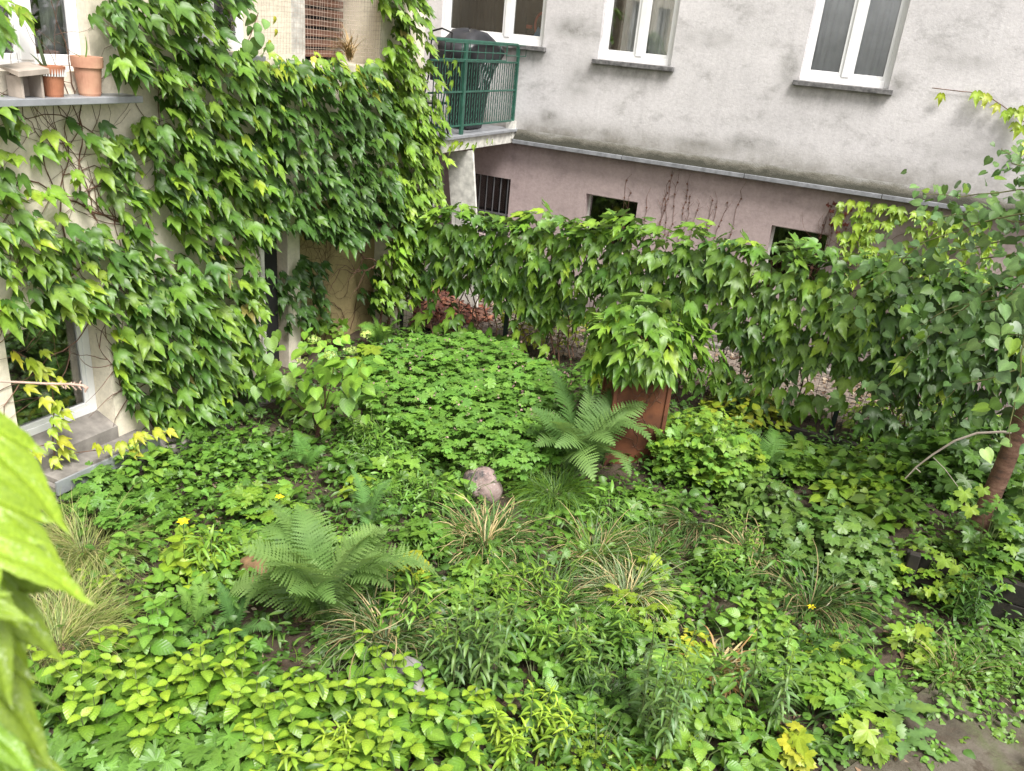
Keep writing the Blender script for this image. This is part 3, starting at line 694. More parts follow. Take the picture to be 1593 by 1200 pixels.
# covered barbecue
k = MB(); cx_, cy_ = -7.1, 12.98
prof = [(3.10, .20, .30), (3.25, .24, .34), (3.6, .27, .40), (3.95, .30, .50), (4.2, .33, .60), (4.38, .36, .66), (4.50, .37, .68), (4.58, .34, .64), (4.68, .27, .48), (4.76, .22, .34), (4.79, .10, .16), (4.795, .01, .02)]
n_ = 28; v = []
for (z, rx, ry) in prof:
    z = 3.09 + (z - 3.1) * .90
    for q in range(n_):
        a = 2 * math.pi * q / n_; e = lambda t: math.copysign(abs(t) ** .6, t)
        wob = 1 + .05 * math.sin(5 * a + z * 4) + .035 * math.sin(9 * a - z * 7)
        sh_ = -.12 * max(0, z - 4.5) / .3
        v.append((cx_ + rx * e(math.cos(a)) * wob, cy_ + sh_ * 2 + ry * e(math.sin(a)) * wob * (1 if math.sin(a) < 0 or z > 4.1 else .8), z + .03 * math.sin(2 * a + 1) * (z > 4.2) - .08 * max(0, math.sin(a)) * (z > 4.3)))
k.add(v, [(i * n_ + q, i * n_ + (q + 1) % n_, (i + 1) * n_ + (q + 1) % n_, (i + 1) * n_ + q) for i in range(len(prof) - 1) for q in range(n_)])
bbq = k.build('covered_barbecue', M_black, None, smooth=True); tag(bbq, 'barbecue under a black cover on the balcony', 'barbecue')
k = MB()      # pale branch print on the cover
for s_ in range(7):
    y = 12.72 + s_ * .085; z = 3.72; pts = []
    for q in range(7):
        zz = z + q * .075; r_x = np.interp(zz, [3.4, 3.8, 4.2], [.25, .29, .33]); pts.append((cx_ + r_x * 1.085 + .004, y + .03 * math.sin(q * 1.1 + s_) , zz))
    k.tube(pts, .0045, 3)
k.build('printed_twigs', M_tarm, bbq)
# folding chair and clutter left of the barbecue
CH = empty('folding_chair', (-6.95, 11.6, 3.07), 'dark folding chair half hidden by ivy on the balcony', 'chair')
k = MB()
for x in (-7.15, -6.8):
    k.tube([(x, 11.45, 3.08), (x, 11.75, 3.9), (x, 11.8, 4.55)], .014, 6); k.tube([(x, 11.85, 3.08), (x, 11.5, 3.55)], .014, 6)
k.tube([(-7.15, 11.8, 4.55), (-6.98, 11.8, 4.60), (-6.8, 11.8, 4.55)], .014, 6); k.build('frame', M_dark, CH)
MB().box((-7.14, 11.45, 3.52), (-6.81, 11.86, 3.55)).build('seat', M_black, CH, bevel=.01)
MB().box((-7.14, 11.77, 3.85), (-6.81, 11.80, 4.3)).build('backrest', M_black, CH, bevel=.01)
# white leaning panel and its post under the balcony
k = MB().add([(-7.0, 12.0, 2.83), (-6.6, 12.2, 2.83), (-6.45, 12.55, 1.0), (-6.85, 12.35, 1.0), (-7.03, 12.05, 2.83), (-6.63, 12.25, 2.83), (-6.48, 12.6, 1.0), (-6.88, 12.4, 1.0)], [(0, 3, 2, 1), (4, 5, 6, 7), (0, 1, 5, 4), (1, 2, 6, 5), (2, 3, 7, 6), (3, 0, 4, 7)])
k = MB(); pa = [hit(695, 238, 1, 12.3), hit(735, 234, 1, 12.3), hit(741, 340, 1, 12.3), hit(742, 480, 1, 12.3), hit(706, 480, 1, 12.3), hit(702, 330, 1, 12.3)]
v = [tuple(p) for p in pa] + [(p[0], p[1] + .05, p[2]) for p in pa]
k.add(v, [(5, 4, 3, 2, 1, 0), (6, 7, 8, 9, 10, 11)] + [(i, (i + 1) % 6, (i + 1) % 6 + 6, i + 6) for i in range(6)])
wp = k.build('leaning_board', M_whiteold, None, bevel=.004); tag(wp, 'tall white board leaning under the balcony behind the fence', 'board')
k = MB().box((-7.02, 11.75, 0), (-6.96, 11.81, 2.83)); po = k.build('support_post', M_whiteold, None); tag(po, 'thin pale post under the balcony left of the white board', 'post')
k = MB().box((-7.15, 12.9, 0), (-7.1, 13.6, .95)); o = k.build('white_panel', M_white, None, bevel=.004); tag(o, 'small white panel standing in the passage seen through the fence', 'panel')

# --- things on the upper left sill ----------------------------------------------------------
def pot(name, c, r, h, m, rim, label, waist=.0):
    t = empty(name, c, label, 'flower pot', None)
    k = MB(); k.lathe(c, [(0, 0), (r * .68, 0), (r * .74, .02), (r * .92, h - rim), (r * 1.04, h - rim), (r * 1.08, h), (r * .93, h), (r * .86, h - .05), (0, h - .05)], 28)
    k.build('pot_body', m, t, smooth=False)
    k = MB(); k.lathe((c[0], c[1], c[2] + h - .048), [(0, .0), (r * .86, 0)], 20); k.build('soil', M_plank, t)
    return t
p1 = pot('flower_pot', (XL + .13, 5.47, 3.76), .125, .33, M_terra2, .09, 'tall pale terracotta pot standing right on the upper window sill')
p2 = pot('flower_pot', (XL + .14, 5.10, 3.76), .105, .25, M_terra, .06, 'orange terracotta pot with white leaf print on the window sill')
k = MB()
for q in range(14):
    a = -1.2 + q * .2; x, y = math.cos(a) * .1095, math.sin(a) * .1095
    k.add([(XL + .14 + x, 5.10 + y - .009, 3.93), (XL + .14 + x, 5.10 + y + .009, 3.93), (XL + .14 + x * 1.08, 5.10 + y, 3.995)], [(0, 1, 2)])
k.build('white_print', M_white, p2)
bf = empty('wooden_bird_house', (XL + .16, 4.84, 3.76), 'small grey wooden box with a slanted lid beside the pots', 'box')
MB().box((XL + .06, 4.74, 3.76), (XL + .24, 4.76, 3.93)).box((XL + .06, 4.92, 3.76), (XL + .24, 4.94, 3.95)).box((XL + .06, 4.76, 3.76), (XL + .08, 4.92, 3.93)).build('box_wall', M_wood, bf, bevel=.003)
MB().add([(XL + .03, 4.70, 3.985), (XL + .28, 4.70, 3.93), (XL + .28, 4.98, 3.955), (XL + .03, 4.98, 4.01), (XL + .03, 4.70, 4.0), (XL + .28, 4.70, 3.975), (XL + .28, 4.98, 4.0), (XL + .03, 4.98, 4.03)],
         [(0, 3, 2, 1), (4, 5, 6, 7), (0, 1, 5, 4), (1, 2, 6, 5), (2, 3, 7, 6), (3, 0, 4, 7)]).build('lid', M_wood, bf, bevel=.003)
def blades(pts_dirs, m, name, parent, kind='stuff'):
    """arching blades: list of (base, direction, up, length, width, droop, colour)"""
    V, Fc, C = [], [], []; n_ = 6
    for (p, d, L, wd, dr, c_) in pts_dirs:
        p = np.asarray(p, float); d = unit(d); hz = unit(np.array([d[0], d[1], 0]) + 1e-6); side = unit(np.cross(d, [0, 0, 1])); b0 = len(V)
        el = math.asin(np.clip(d[2], -1, 1)); q = p.copy(); wv = rng.uniform(-.3, .3); yaw = rng.normal(0, .22)
        for i in range(n_ + 1):
            t = i / n_; ww = wd * (1 - t ** 2.2) * (.75 + .5 * t if t < .4 else 1)
            V.append(q - side * ww - np.array([0, 0, 0])); V.append(q + side * ww + np.array([0, 0, ww * wv]))
            cc = c_ if np.ndim(c_) == 1 else c_[0] * (1 - t) + c_[1] * t
            C += [cc, cc]
            e = el - dr * (t + .5 / n_) * 1.0; hz = np.array([hz[0] * math.cos(yaw) - hz[1] * math.sin(yaw), hz[0] * math.sin(yaw) + hz[1] * math.cos(yaw), 0])
            q = q + (hz * math.cos(e) + np.array([0, 0, math.sin(e)])) * L / n_
        for i in range(n_): a = b0 + 2 * i; Fc += [(a, a + 1, a + 3), (a, a + 3, a + 2)]
    off = np.array(parent_loc(parent))
    return link(name, new_mesh(name, np.array(V) - off, np.array(Fc), m, np.array(C), np.array(V)[:, :2]), parent, kind)
def leafblade(parent, base, d, L, wd, dr, c_, name='leaf'): return blades([(base, d, L, wd, dr, c_)], M_blade, name, parent, None)
for d, L, dr in (((.1, -.6, .7), .2, .9), ((.0, .4, .9), .26, .2)): leafblade(p1, (XL + .13, 5.45, 4.05), d, L, .012, dr, G_SAGE * 1.3)
for d, L, dr, wd in (((.0, -.15, 1), .32, .1, .03), ((.3, .9, .35), .34, .9, .014), ((0, -.5, .8), .22, .5, .02)): leafblade(p2, (XL + .14, 5.06, 3.96), d, L, wd, dr, G_DEEP)

# ================================================================== IVY
W_TINT = [G_DEEP * 1.5, G_MID * 1.0, G_BRI * 1.05]
def scatter(poly_world, density):
    P = np.array(poly_world); lo, hi = P.min(0), P.max(0); A = (hi - lo).prod(); n_ = int(A * density)
    q = lo + rng.rand(n_, 2) * (hi - lo)
    return q[inpoly(q, [tuple(p) for p in poly_world])]
def wallpoly(px, x=XL): return [tuple(hit(a, b_, 0, x)[1:]) for a, b_ in px]
def wall_leaf(L, y, z, off, s, tn, x=XL):
    out = np.array([1, 0, 0.]); lat = rng.normal(0, .5)
    tip = np.array([rng.uniform(.55, 1.5), lat * .9 + .1, -1.0 + rng.uniform(-.2, .6)])
    nrm = np.array([.8, rng.normal(-.15, .3), rng.uniform(.6, 1.3)])
    L.add(np.array([x + off, y, z]), tip, nrm, s, tn)
def stems_on_wall(parent, starts, x=XL, name='stem', steps=26, seedr=.010, spread=.25, plane='x'):
    k = MB()
    def walk(p, a, r, n_, depth):
        pts = [p.copy()]; rs = [r]
        for i in range(n_):
            a += rng.normal(0, spread)
            a += .06 * (math.pi / 2 - a) * .4
            p = p + .085 * np.array([math.cos(a), math.sin(a)]); pts.append(p.copy()); rs.append(max(.0018, r * (1 - i / n_ * .8)))
            if depth < 2 and rng.rand() < .2: walk(p.copy(), a + rng.choice([-1, 1]) * rng.uniform(.5, 1.1), r * .55, int(n_ * .5), depth + 1)
        if plane == 'x': P3 = [(x + .006 + rng.uniform(0, .012), q[0], q[1]) for q in pts]
        else: P3 = [(q[0], x - .006 - rng.uniform(0, .012), q[1]) for q in pts]
        k.tube(P3, rs, 4, False)
    for (y, z, a, r) in starts: walk(np.array([y, z], float), a, r, steps, 0)
    return k.build(name, M_bark, parent, 'stuff')
def ivy_thing(label, polys, group=None, loc=None, thick=.25, size=.185, tints=W_TINT, lime=.08, name='boston_ivy', stems=(), lower=None):
    t = empty(name, loc or (XL, 7, 0), label, 'ivy', group); size *= 1.0
    L = Leaves('ivy', M_leaf)
    for px, dens, th in polys:
        wp_ = wallpoly(px)
        for y, z in scatter(wp_, dens * 1.12):
            lay = rng.rand(); s = size * rng.choice([rng.uniform(.42, .8), rng.uniform(.8, 1.3)], p=[.3, .7])
            tn = tint(*tints)
            if rng.rand() < lime: tn = tint(G_LIME, G_BRI); s *= .8
            elif rng.rand() < .006: tn = np.array([.17, .15, .04])
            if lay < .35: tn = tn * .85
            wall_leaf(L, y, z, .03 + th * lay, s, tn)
    if stems: stems_on_wall(t, stems)
    L.emit(t); return t
# column of ivy right of the pots, down to the low window
ivy_thing('broad curtain of glossy ivy hanging beside the flower pots down to the ground',
          [([(120, -60), (345, -60), (345, 20), (325, 55), (365, 95), (400, 150), (400, 320), (383, 380), (380, 500), (375, 590), (325, 650), (255, 690), (228, 600), (205, 540), (175, 470), (235, 440), (270, 380), (225, 300), (195, 190), (205, 140), (135, 90)], 118, .36),
           ([(150, 500), (240, 450), (260, 690), (190, 650), (165, 560)], 60, .15), ([(170, 180), (215, 170), (260, 330), (230, 430), (170, 350)], 45, .12)],
          stems=[(6.2, .2, 1.6, .016), (6.0, .1, 1.9, .012), (6.8, .1, 1.4, .02), (7.3, .1, 1.6, .02), (5.6, 1.9, 2.0, .01), (5.5, 2.6, 2.4, .008)], loc=(XL, 6.4, 0))
tv = ivy_thing('ivy sprays spread over the cream wall above the low window at the left edge',
          [([(-60, 270), (30, 310), (60, 335), (110, 345), (190, 350), (240, 420), (205, 470), (165, 490), (110, 485), (60, 500), (30, 480), (-60, 530)], 100, .22),
           ([(-40, 130), (20, 150), (40, 300), (-60, 300)], 70, .15), ([(20, 150), (150, 155), (210, 290), (180, 350), (60, 330)], 17, .06),
           ([(150, 230), (200, 240), (215, 330), (160, 320)], 35, .06), ([(-40, -30), (25, -20), (30, 40), (-30, 60)], 60, .2)],
          stems=[(5.5, 2.1, 2.6, .011), (5.9, 2.5, 2.8, .010), (5.7, 2.9, 2.9, .006), (5.9, 3.2, 2.9, .006), (5.9, 1.9, 2.9, .010)], loc=(XL, 5, 0), lime=.25)
# young yellowish shoots round the low window and on its ledge
sh = empty('ivy_shoot', (XL, 4.9, .3), 'yellow green young ivy shoots growing round the lower left window', 'ivy')
L = Leaves('ivy', M_leaf)
for (x, y) in [(20, 552), (45, 558), (62, 570), (75, 575), (90, 585), (82, 600), (45, 600), (88, 622), (78, 632), (85, 648), (95, 655), (80, 668), (92, 680), (75, 690), (98, 700), (60, 700), (35, 705), (85, 712), (110, 705), (95, 725), (25, 695), (90, 740), (150, 695), (165, 698), (185, 690), (205, 688), (225, 680), (240, 670), (200, 700), (215, 672), (262, 668), (50, 560), (70, 545), (100, 640), (70, 615)]:
    p = hit(x + U(-4, 4), y + U(-4, 4), 0, XL + .1 + (.25 if x > 140 else 0))
    wall_leaf(L, p[1], p[2], .06 + U(0, .05) + (.25 if x > 140 else 0), U(.10, .17), tint(G_LIME, G_YEL * .9, G_LIME), XL)
k = MB(); k.tube([hit(x, y, 0, XL + .03) for x, y in [(20, 545), (55, 565), (80, 590), (84, 640), (82, 690), (90, 740)]], .006, 4); k.tube([hit(x, y, 0, XL + .05) for x, y in [(84, 690), (30, 700)]], .005, 4)
k.tube([hit(x, y, 0, XL + .33) for x, y in [(115, 705), (180, 697), (260, 672)]], .005, 4)
k.build('stem', M_bark, sh, 'stuff'); L.emit(sh)
# curtain over the recess
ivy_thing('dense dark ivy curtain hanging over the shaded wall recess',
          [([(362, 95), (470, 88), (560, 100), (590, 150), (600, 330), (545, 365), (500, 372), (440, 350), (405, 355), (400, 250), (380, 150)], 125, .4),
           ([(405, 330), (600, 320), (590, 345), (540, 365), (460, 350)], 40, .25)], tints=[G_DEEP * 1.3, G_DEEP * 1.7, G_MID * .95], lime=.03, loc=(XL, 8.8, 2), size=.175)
lt = empty('young_ivy', (XL, 9, 4), 'small lime ivy leaves creeping along the parapet below the pigeon net', 'ivy')
L = Leaves('ivy', M_leaf)
for px, n_ in (([(395, 78), (480, 88), (560, 85), (590, 130), (560, 150), (480, 130), (400, 110)], 95), ([(470, 78), (505, 75), (520, 110), (480, 130), (455, 115)], 40)):
    for y, z in scatter(wallpoly(px, XL + .2), n_): wall_leaf(L, y, z, .22 + U(0, .2), U(.09, .16), tint(G_LIME, G_BRI, G_YEL), XL)
L.emit(lt)
# sage-leaved climber before the window above the ivy
cv = empty('climbing_plant', (XL + .3, 7.7, 4), 'loose grey green climber rising before the window left of the net', 'plant')
L = Leaves('round', M_soft)
for (x, y) in [(390, 20), (400, 35), (412, 30), (385, 40), (405, 60), (410, 75), (392, 85), (372, 80), (395, 50), (420, 65), (380, 60), (398, 72)]:
    p = hit(x, y, 0, XL + .3); L.add(p, (U(-.5, .5), U(-.6, .6), -.7), (1, -.3, .6), U(.12, .19), tint(G_SAGE * 1.5, G_BLUE * 1.8))
L.emit(cv)
MB().tube([hit(x, y, 0, XL + .3) for x, y in [(372, 95), (390, 55), (402, 20)]], .005, 4).build('stem', M_bark, cv)
lf2 = Leaves('ovate', M_soft)
for (x, y) in [(418, 62), (426, 25), (428, 45)]: lf2.add(hit(x, y, 0, XL + .3), (0, .3, -1), (1, 0, .3), .1, G_YEL)
lf2.emit(cv)
# dry plume by the net
dp = empty('dry_plume', (XL + .1, 9.8, 4.1), 'dry tan seed plume standing at the right end of the net', 'plant')
k = [(hit(545, 90, 0, XL + .15) + rng.normal(0, .02, 3), (U(-.2, .2), U(-.9, .25), U(.6, 1.2)), U(.25, .6), .006, U(.5, 2.2), np.array([.42, .29, .14]) * U(.7, 1.2)) for _ in range(90)]
blades(k, M_col, 'plume', dp)
# corner pillar
ivy_thing('tall bright ivy pillar on the house corner beside the green balcony railing',
          [([(545, -60), (622, -60), (630, 30), (645, 100), (660, 190), (665, 235), (655, 300), (640, 330), (625, 400), (600, 470), (568, 480), (585, 380), (600, 330), (592, 150), (575, 100), (590, 40)], 125, .38),
           ([(560, 90), (640, 100), (640, 300), (580, 300)], 60, .3)], tints=[G_MID * .9, G_BRI, G_BRI * 1.15], lime=.1, loc=(XL, 10.9, 0), size=.18,
          stems=[(10.6, .1, 1.6, .03), (10.9, .1, 1.5, .025), (10.4, .1, 1.7, .02), (11.1, .8, 1.5, .015)])
# bare stems and small leaves on the recess wall
rv = empty('recess_vine', (XL - .4, 9, 0), 'tangle of bare dark vine stems on the ochre recess wall', 'vine')
stems_on_wall(rv, [(8.9 + i * .22, .1, 1.2 + .15 * (i % 5), .006) for i in range(7)] + [(8.0, .1, 1.5, .008), (8.2, .1, 1.8, .006)], XL - .44, spread=.42)
L = Leaves('ivy', M_leaf)
for px, n_ in (([(430, 390), (490, 400), (495, 500), (440, 520), (420, 450)], 70), ([(560, 410), (610, 400), (600, 480), (560, 480)], 80)):
    for y, z in scatter(wallpoly(px, XL - .3), n_): wall_leaf(L, y, z, -.35 + U(0, .25), U(.14, .2), tint(G_DEEP, G_DEEP * 1.6))
L.emit(rv)
# ivy creeping on the balcony edge
be = empty('ivy_sprig', (XB, 12, 3), 'few ivy leaves creeping along the pale balcony edge', 'ivy')
L = Leaves('ivy', M_leaf)
for (x, y) in [(702, 222), (710, 219), (718, 220), (728, 222), (740, 222), (757, 216), (765, 217), (700, 228), (695, 95), (700, 110), (712, 105), (702, 125), (690, 85), (708, 92), (735, 225), (694, 150), (699, 165)]:
    L.add(hit(x, y, 0, XB + .06), (U(-.2, .4), U(-.4, .4), -1), (1, U(-.3, .3), .5), U(.09, .14), tint(G_LIME, G_BRI))
L.emit(be)

# --- fence ---------------------------------------------------------------------------------
YF = 11.0
FN = empty('wire_fence', (-2.2, YF, 0), 'dark green wire fence overgrown by ivy across the garden', 'fence')
for x in (-7.0, -5.1, -2.65, -.2, 2.3, 4.7):
    MB().box((x - .03, YF - .03, -.1), (x + .03, YF + .03, 2.1)).build('post', M_dkgreen, FN, bevel=.004)
k = MB()
for x in np.arange(-7, 4.7, .1): k.tube([(x, YF, .04), (x, YF, 2.05)], .0028, 3, False)
for z in np.arange(.05, 2.1, .2): k.tube([(-7, YF, z), (4.7, YF, z)], .0035, 3, False)
k.build('wire_mesh', M_dkgreen, FN, 'stuff')
def ftop(x): return np.interp(x, [-7.2, -6.6, -5, -4, -3, -1, 1, 3], [1.98, 1.97, 2.12, 2.28, 2.36, 2.42, 2.5, 2.5]) + .06 * math.sin(x * 5)
def fence_ivy(x0, x1, label, dens=112, tints=(G_DEEP * 1.3, G_MID, G_BRI), lowden=.35):
    t = empty('fence_ivy', ((x0 + x1) / 2, YF, 0), label, 'ivy', 'ivy stretches along the wire fence'); L = Leaves('ivy', M_leaf)
    n_ = int((x1 - x0) * 2.6 * dens * 1.25)
    for _ in range(n_):
        x = U(x0, x1); tp = ftop(x); z = U(.1, tp + .12)
        keep = 1.0 if z > 1.15 else lowden + (1 - lowden) * max(0, (z - .75) / .4)
        keep *= 1 if z > 1.45 else .35 + .8 * (math.sin(x * 2.3 + z * 2.9) * math.sin(x * 1.1 - z * 3.3 + 1) > -.3)
        if rng.rand() > keep: continue
        top = z > tp - .12
        side = -1 if rng.rand() < .8 else 1
        off = U(.02, .34 if z > 1.3 else .2)
        if top: off = U(0, .28)
        tip = (rng.normal(0, .5), side * U(.15, .8), -1 + U(0, .3)) if not top else (rng.normal(0, .7), side * U(.3, .9), U(-.6, .5))
        nrm = (rng.normal(0, .3), side * 1.0, U(.4, 1.4)) if not top else (rng.normal(0, .3), side * .5, 1.2)
        hz_ = (z - .3) / 2
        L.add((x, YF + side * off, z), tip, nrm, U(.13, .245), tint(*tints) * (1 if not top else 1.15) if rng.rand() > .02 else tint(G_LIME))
    k = MB()
    for q in range(int((x1 - x0) * 5)):
        x = U(x0, x1); pts = []; z = 0; xx = x
        while z < ftop(x) - .1: pts.append((xx, YF + rng.normal(0, .025), z)); z += .14; xx += rng.normal(0, .05)
        k.tube(pts, [.009 * (1 - .6 * i / len(pts)) + .003 for i in range(len(pts))], 4, False)
    k.build('stem', M_bark, t, 'stuff'); L.emit(t); return t
fence_ivy(-7.05, -4.6, 'left stretch of fence ivy between the corner pillar and the white board', lowden=.15)
fence_ivy(-4.6, -2.2, 'fence ivy stretch behind the rusty container', lowden=.2)
fence_ivy(-2.2, .1, 'fence ivy stretch between the rusty container and the dark post', lowden=.42)
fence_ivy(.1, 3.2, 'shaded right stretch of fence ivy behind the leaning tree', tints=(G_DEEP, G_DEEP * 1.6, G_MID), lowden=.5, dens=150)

# ivy on the back wall, right
bi = empty('wall_ivy', (.3, YB, 1.5), 'lime coloured ivy patch on the pink plinth under the mossy ledge', 'ivy'); L = Leaves('ivy', M_leaf)
def backleaf(L, x, z, s, tn, off=.06): L.add((x, YB - off, z), (rng.normal(0, .4), -U(.2, .8), -1), (rng.normal(0, .25), -1, U(.3, 1)), s, tn)
for px, dn in (([(1300, 310), (1330, 300), (1360, 330), (1350, 380), (1310, 385)], 60), ([(1335, 300), (1450, 320), (1540, 340), (1540, 470), (1300, 470), (1310, 380), (1335, 350)], 75), ([(1290, 300), (1310, 300), (1315, 330), (1295, 325)], 35)):
    for x, z in scatter([tuple(hit(a, b_, 1, YB)[[0, 2]]) for a, b_ in px], dn): backleaf(L, x, min(z, 2.75), U(.11, .19), tint(G_LIME, G_LIME, G_BRI), U(.05, .2))
stems_on_wall(bi, [(-.9 + i * .25, .1, 1.4 + .1 * (i % 3), .008) for i in range(7)], YB + .03, plane='y'); L.emit(bi)
dv = empty('dead_vine', (-2.6, YB, 1.8), 'thin dead red vine stems on the pink plinth', 'vine')
k = MB()
for (a, b_) in [(1050, 262), (1075, 275), (1045, 290), (1100, 300), (1125, 300), (1155, 290), (1015, 290), (990, 270), (1292, 310), (1300, 320), (1035, 270), (1060, 268), (1068, 290), (1085, 305), (1112, 300), (980, 290), (1310, 315), (1285, 325), (1305, 340)]:
    p = hit(a, b_ + 8, 1, YB - .0); pts = []; z = 1.3; x = p[0] + U(-.1, .1)
    while z < p[2]: pts.append((x, YB + .03, z)); x += rng.normal(0, .018); z += .1
    if len(pts) > 2: k.tube(pts, .0032, 4, False)
    for q in pts[3:]:
        if rng.rand() < .7: k.tube([q, (q[0] + U(-.1, .1), q[1] - .01, q[2] + U(.02, .16))], .002, 3, False)
        if rng.rand() < .5: k.add([(q[0], q[1] - .012, q[2]), (q[0] + .02, q[1] - .015, q[2] - .02), (q[0], q[1] - .01, q[2] - .045), (q[0] - .018, q[1] - .015, q[2] - .02)], [(0, 1, 2, 3)])
k.build('stem', M_brown, dv, 'stuff')
dl = Leaves('small', M_col)
for (a, b_) in [(1292, 320), (1300, 335), (1310, 345), (1315, 330), (1305, 355), (1296, 345)]:
    for _ in range(4): p = hit(a + U(-8, 8), b_ + U(-8, 8), 1, YB); backleaf(dl, p[0], p[2], .05, np.array([.13, .04, .03]), .02)
dl.emit(dv)
tr_ = empty('ivy_tendril', (.5, YB, 4), 'thin ivy tendril with small yellow leaves on the grey wall at the top right', 'ivy'); L = Leaves('ivy', M_leaf)
MB().tube([hit(a, b_, 1, YB - .03) for a, b_ in [(1450, 137), (1500, 143), (1530, 145), (1560, 165), (1600, 195)]], .006, 4).build('stem', M_bark, tr_)
for (a, b_) in [(1520, 142), (1533, 146), (1540, 150), (1552, 162), (1575, 168), (1585, 172), (1565, 172), (1578, 190), (1590, 195), (1592, 165), (1465, 145), (1600, 220), (1595, 225)]:
    p = hit(a, b_, 1, YB); backleaf(L, p[0], p[2], U(.13, .19), tint(G_YEL * .8, G_LIME), .07)
L.emit(tr_)

# ================================================================== behind the fence
def chips(n_, fx, fy, zc, cols, name, label=None, s=(.02, .06), z=.01, kind='stuff', m=None):
    v, f, c_ = [], [], []
    for _ in range(n_):
        x, y = fx(), fy(); a = U(0, 6.28); L_ = U(*s); W_ = L_ * U(.25, .6); b0 = len(v); zz = (zc(x, y) if callable(zc) else zc) + z + U(0, .02)
        tl = rng.normal(0, .3, 2); col = cols[rng.randint(len(cols))] * U(.6, 1.2)
        for (p, q) in ((-L_, -W_ * .5), (L_ * .1, -W_), (L_, 0), (L_ * .1, W_)):
            v.append((x + p * math.cos(a) - q * math.sin(a), y + p * math.sin(a) + q * math.cos(a), zz + p * tl[0] + q * tl[1] + (.3 * L_ if p > 0 else 0))); c_.append(col)
        f += [(b0, b0 + 1, b0 + 2), (b0, b0 + 2, b0 + 3)]
    o = link(name, new_mesh(name, np.array(v), np.array(f), m or M_chip, np.array(c_)), None, kind)
    tag(o, label, 'ground cover' if label else None)
    return o
REDC = [np.array([.22, .07, .045]), np.array([.30, .13, .08]), np.array([.12, .05, .04])]
TANC = [np.array([.30, .22, .15]), np.array([.20, .13, .08]), np.array([.40, .33, .25]), np.array([.10, .06, .04])]
c0 = hit(668, 472, 2, .15)
mo = MB(); nn = 18
v = [(c0[0], c0[1], .38)] + [(c0[0] + r_ * 1.3 * math.cos(a), c0[1] + r_ * .9 * math.sin(a), .38 - .36 * r_ ** 1.3) for r_ in (.4, .75, 1.0) for a in np.linspace(0, 2 * math.pi, nn, endpoint=False)]
f = [(0, 1 + i, 1 + (i + 1) % nn) for i in range(nn)] + [(1 + r_ * nn + i, 1 + (r_ + 1) * nn + i, 1 + (r_ + 1) * nn + (i + 1) % nn, 1 + r_ * nn + (i + 1) % nn) for r_ in range(2) for i in range(nn)]
mh = mo.add(v, f).build('leaf_heap', M_brown, None, 'stuff', smooth=True); tag(mh, 'heap of reddish dead leaves seen through the fence near the corner', 'leaf heap')
chips(700, lambda: c0[0] + U(-1.2, 1.2), lambda: c0[1] + U(-.85, .85), lambda x, y: max(0, .38 - .36 * (((x - c0[0]) / 1.3) ** 2 + ((y - c0[1]) / .9) ** 2) ** .65), REDC, 'dead_leaves', 'reddish dead leaves lying on the heap behind the fence', (.03, .09))
M_gravel = simple('pale_gravel', (.21, .17, .14), .95, 0, .3, 40, .9)
sheet('gravel_path', [(-8.05, 11.5), (4.5, 11.5), (4.5, 13.45), (-8.05, 13.45)], .075, M_gravel, .2)
chips(3200, lambda: U(-7.5, 3), lambda: U(11.3, 13.4), .07, TANC, 'leaf_litter', 'tan leaf litter scattered on the path behind the fence', (.02, .06))
MB().tube([(-5.9, 11.6, .98), (-4.4, 11.75, .96)], .075, 12).build('drain', M_pipe)
bpy.data.objects['drain'].name = 'water_pipe'; tag(bpy.data.objects['water_pipe'], 'short grey green pipe running level behind the left fence ivy', 'pipe')
def bushy(name, label, c, r, n_, key, m, size, tints, h, up=.6, cat='plant', group=None, K=300, stems=8, down=False):
    """a leafy plant: stems from the base, leaves over a dome; c = (x, y) on the ground"""
    x, y = c; z0 = float(gz(x, y)); t = empty(name, (x, y, z0), label, cat, group); L = Leaves(key, m)
    for _ in range(n_):
        a = U(0, 6.283); q = math.sqrt(rng.rand()); zz = h * (1 - .55 * q * q) * U(.55, 1.0) if rng.rand() < .75 else h * U(.1, .6)
        p = np.array([x + r * q * math.cos(a), y + r * q * math.sin(a), z0 + zz])
        tip = np.array([math.cos(a) * U(.3, 1) + rng.normal(0, .5), math.sin(a) * U(.3, 1) + rng.normal(0, .5), U(-.5, .35) if not down else U(-1.1, -.2)])
        nrm = np.array([rng.normal(0, .35), rng.normal(-.1, .35), 1])
        L.add(p, tip, nrm, size * U(.6, 1.25), tint(*tints))
    k = MB()
    for i in range(stems):
        a = U(0, 6.28); q = U(.1, .8) * r; k.tube([(x + .03 * math.cos(a), y + .03 * math.sin(a), z0 - .03), (x + q * .4 * math.cos(a), y + q * .4 * math.sin(a), z0 + h * .5), (x + q * math.cos(a), y + q * math.sin(a), z0 + h * .85)], [.007, .005, .002], 4, False)
    k.build('stem', M_stem, t, 'stuff'); L.emit(t, K=K); return t
M_stem = simple('green_stem', (.12, .16, .05), .7, 0, .25, 10, 0)
gq = lambda px, py, h=0: tuple(hit(px, py, 2, h)[:2])
vx = bushy('variegated_shrub', 'shrub with yellow edged leaves behind the fence ivy', (-4.75, 11.8), .75, 330, 'ovate', M_soft, .12, [G_YEL * 1.2, G_MID, G_YEL], .85)
for (px, py, lb) in [(1395, 650, 'low lime shrub behind the fence right of the dark post'), (1500, 655, 'rightmost low shrub behind the fence')]:
    bushy('garden_shrub', lb, gq(px, py + 40), .8, 300, 'ovate', M_soft, .11, [G_BRI, G_LIME], .5)

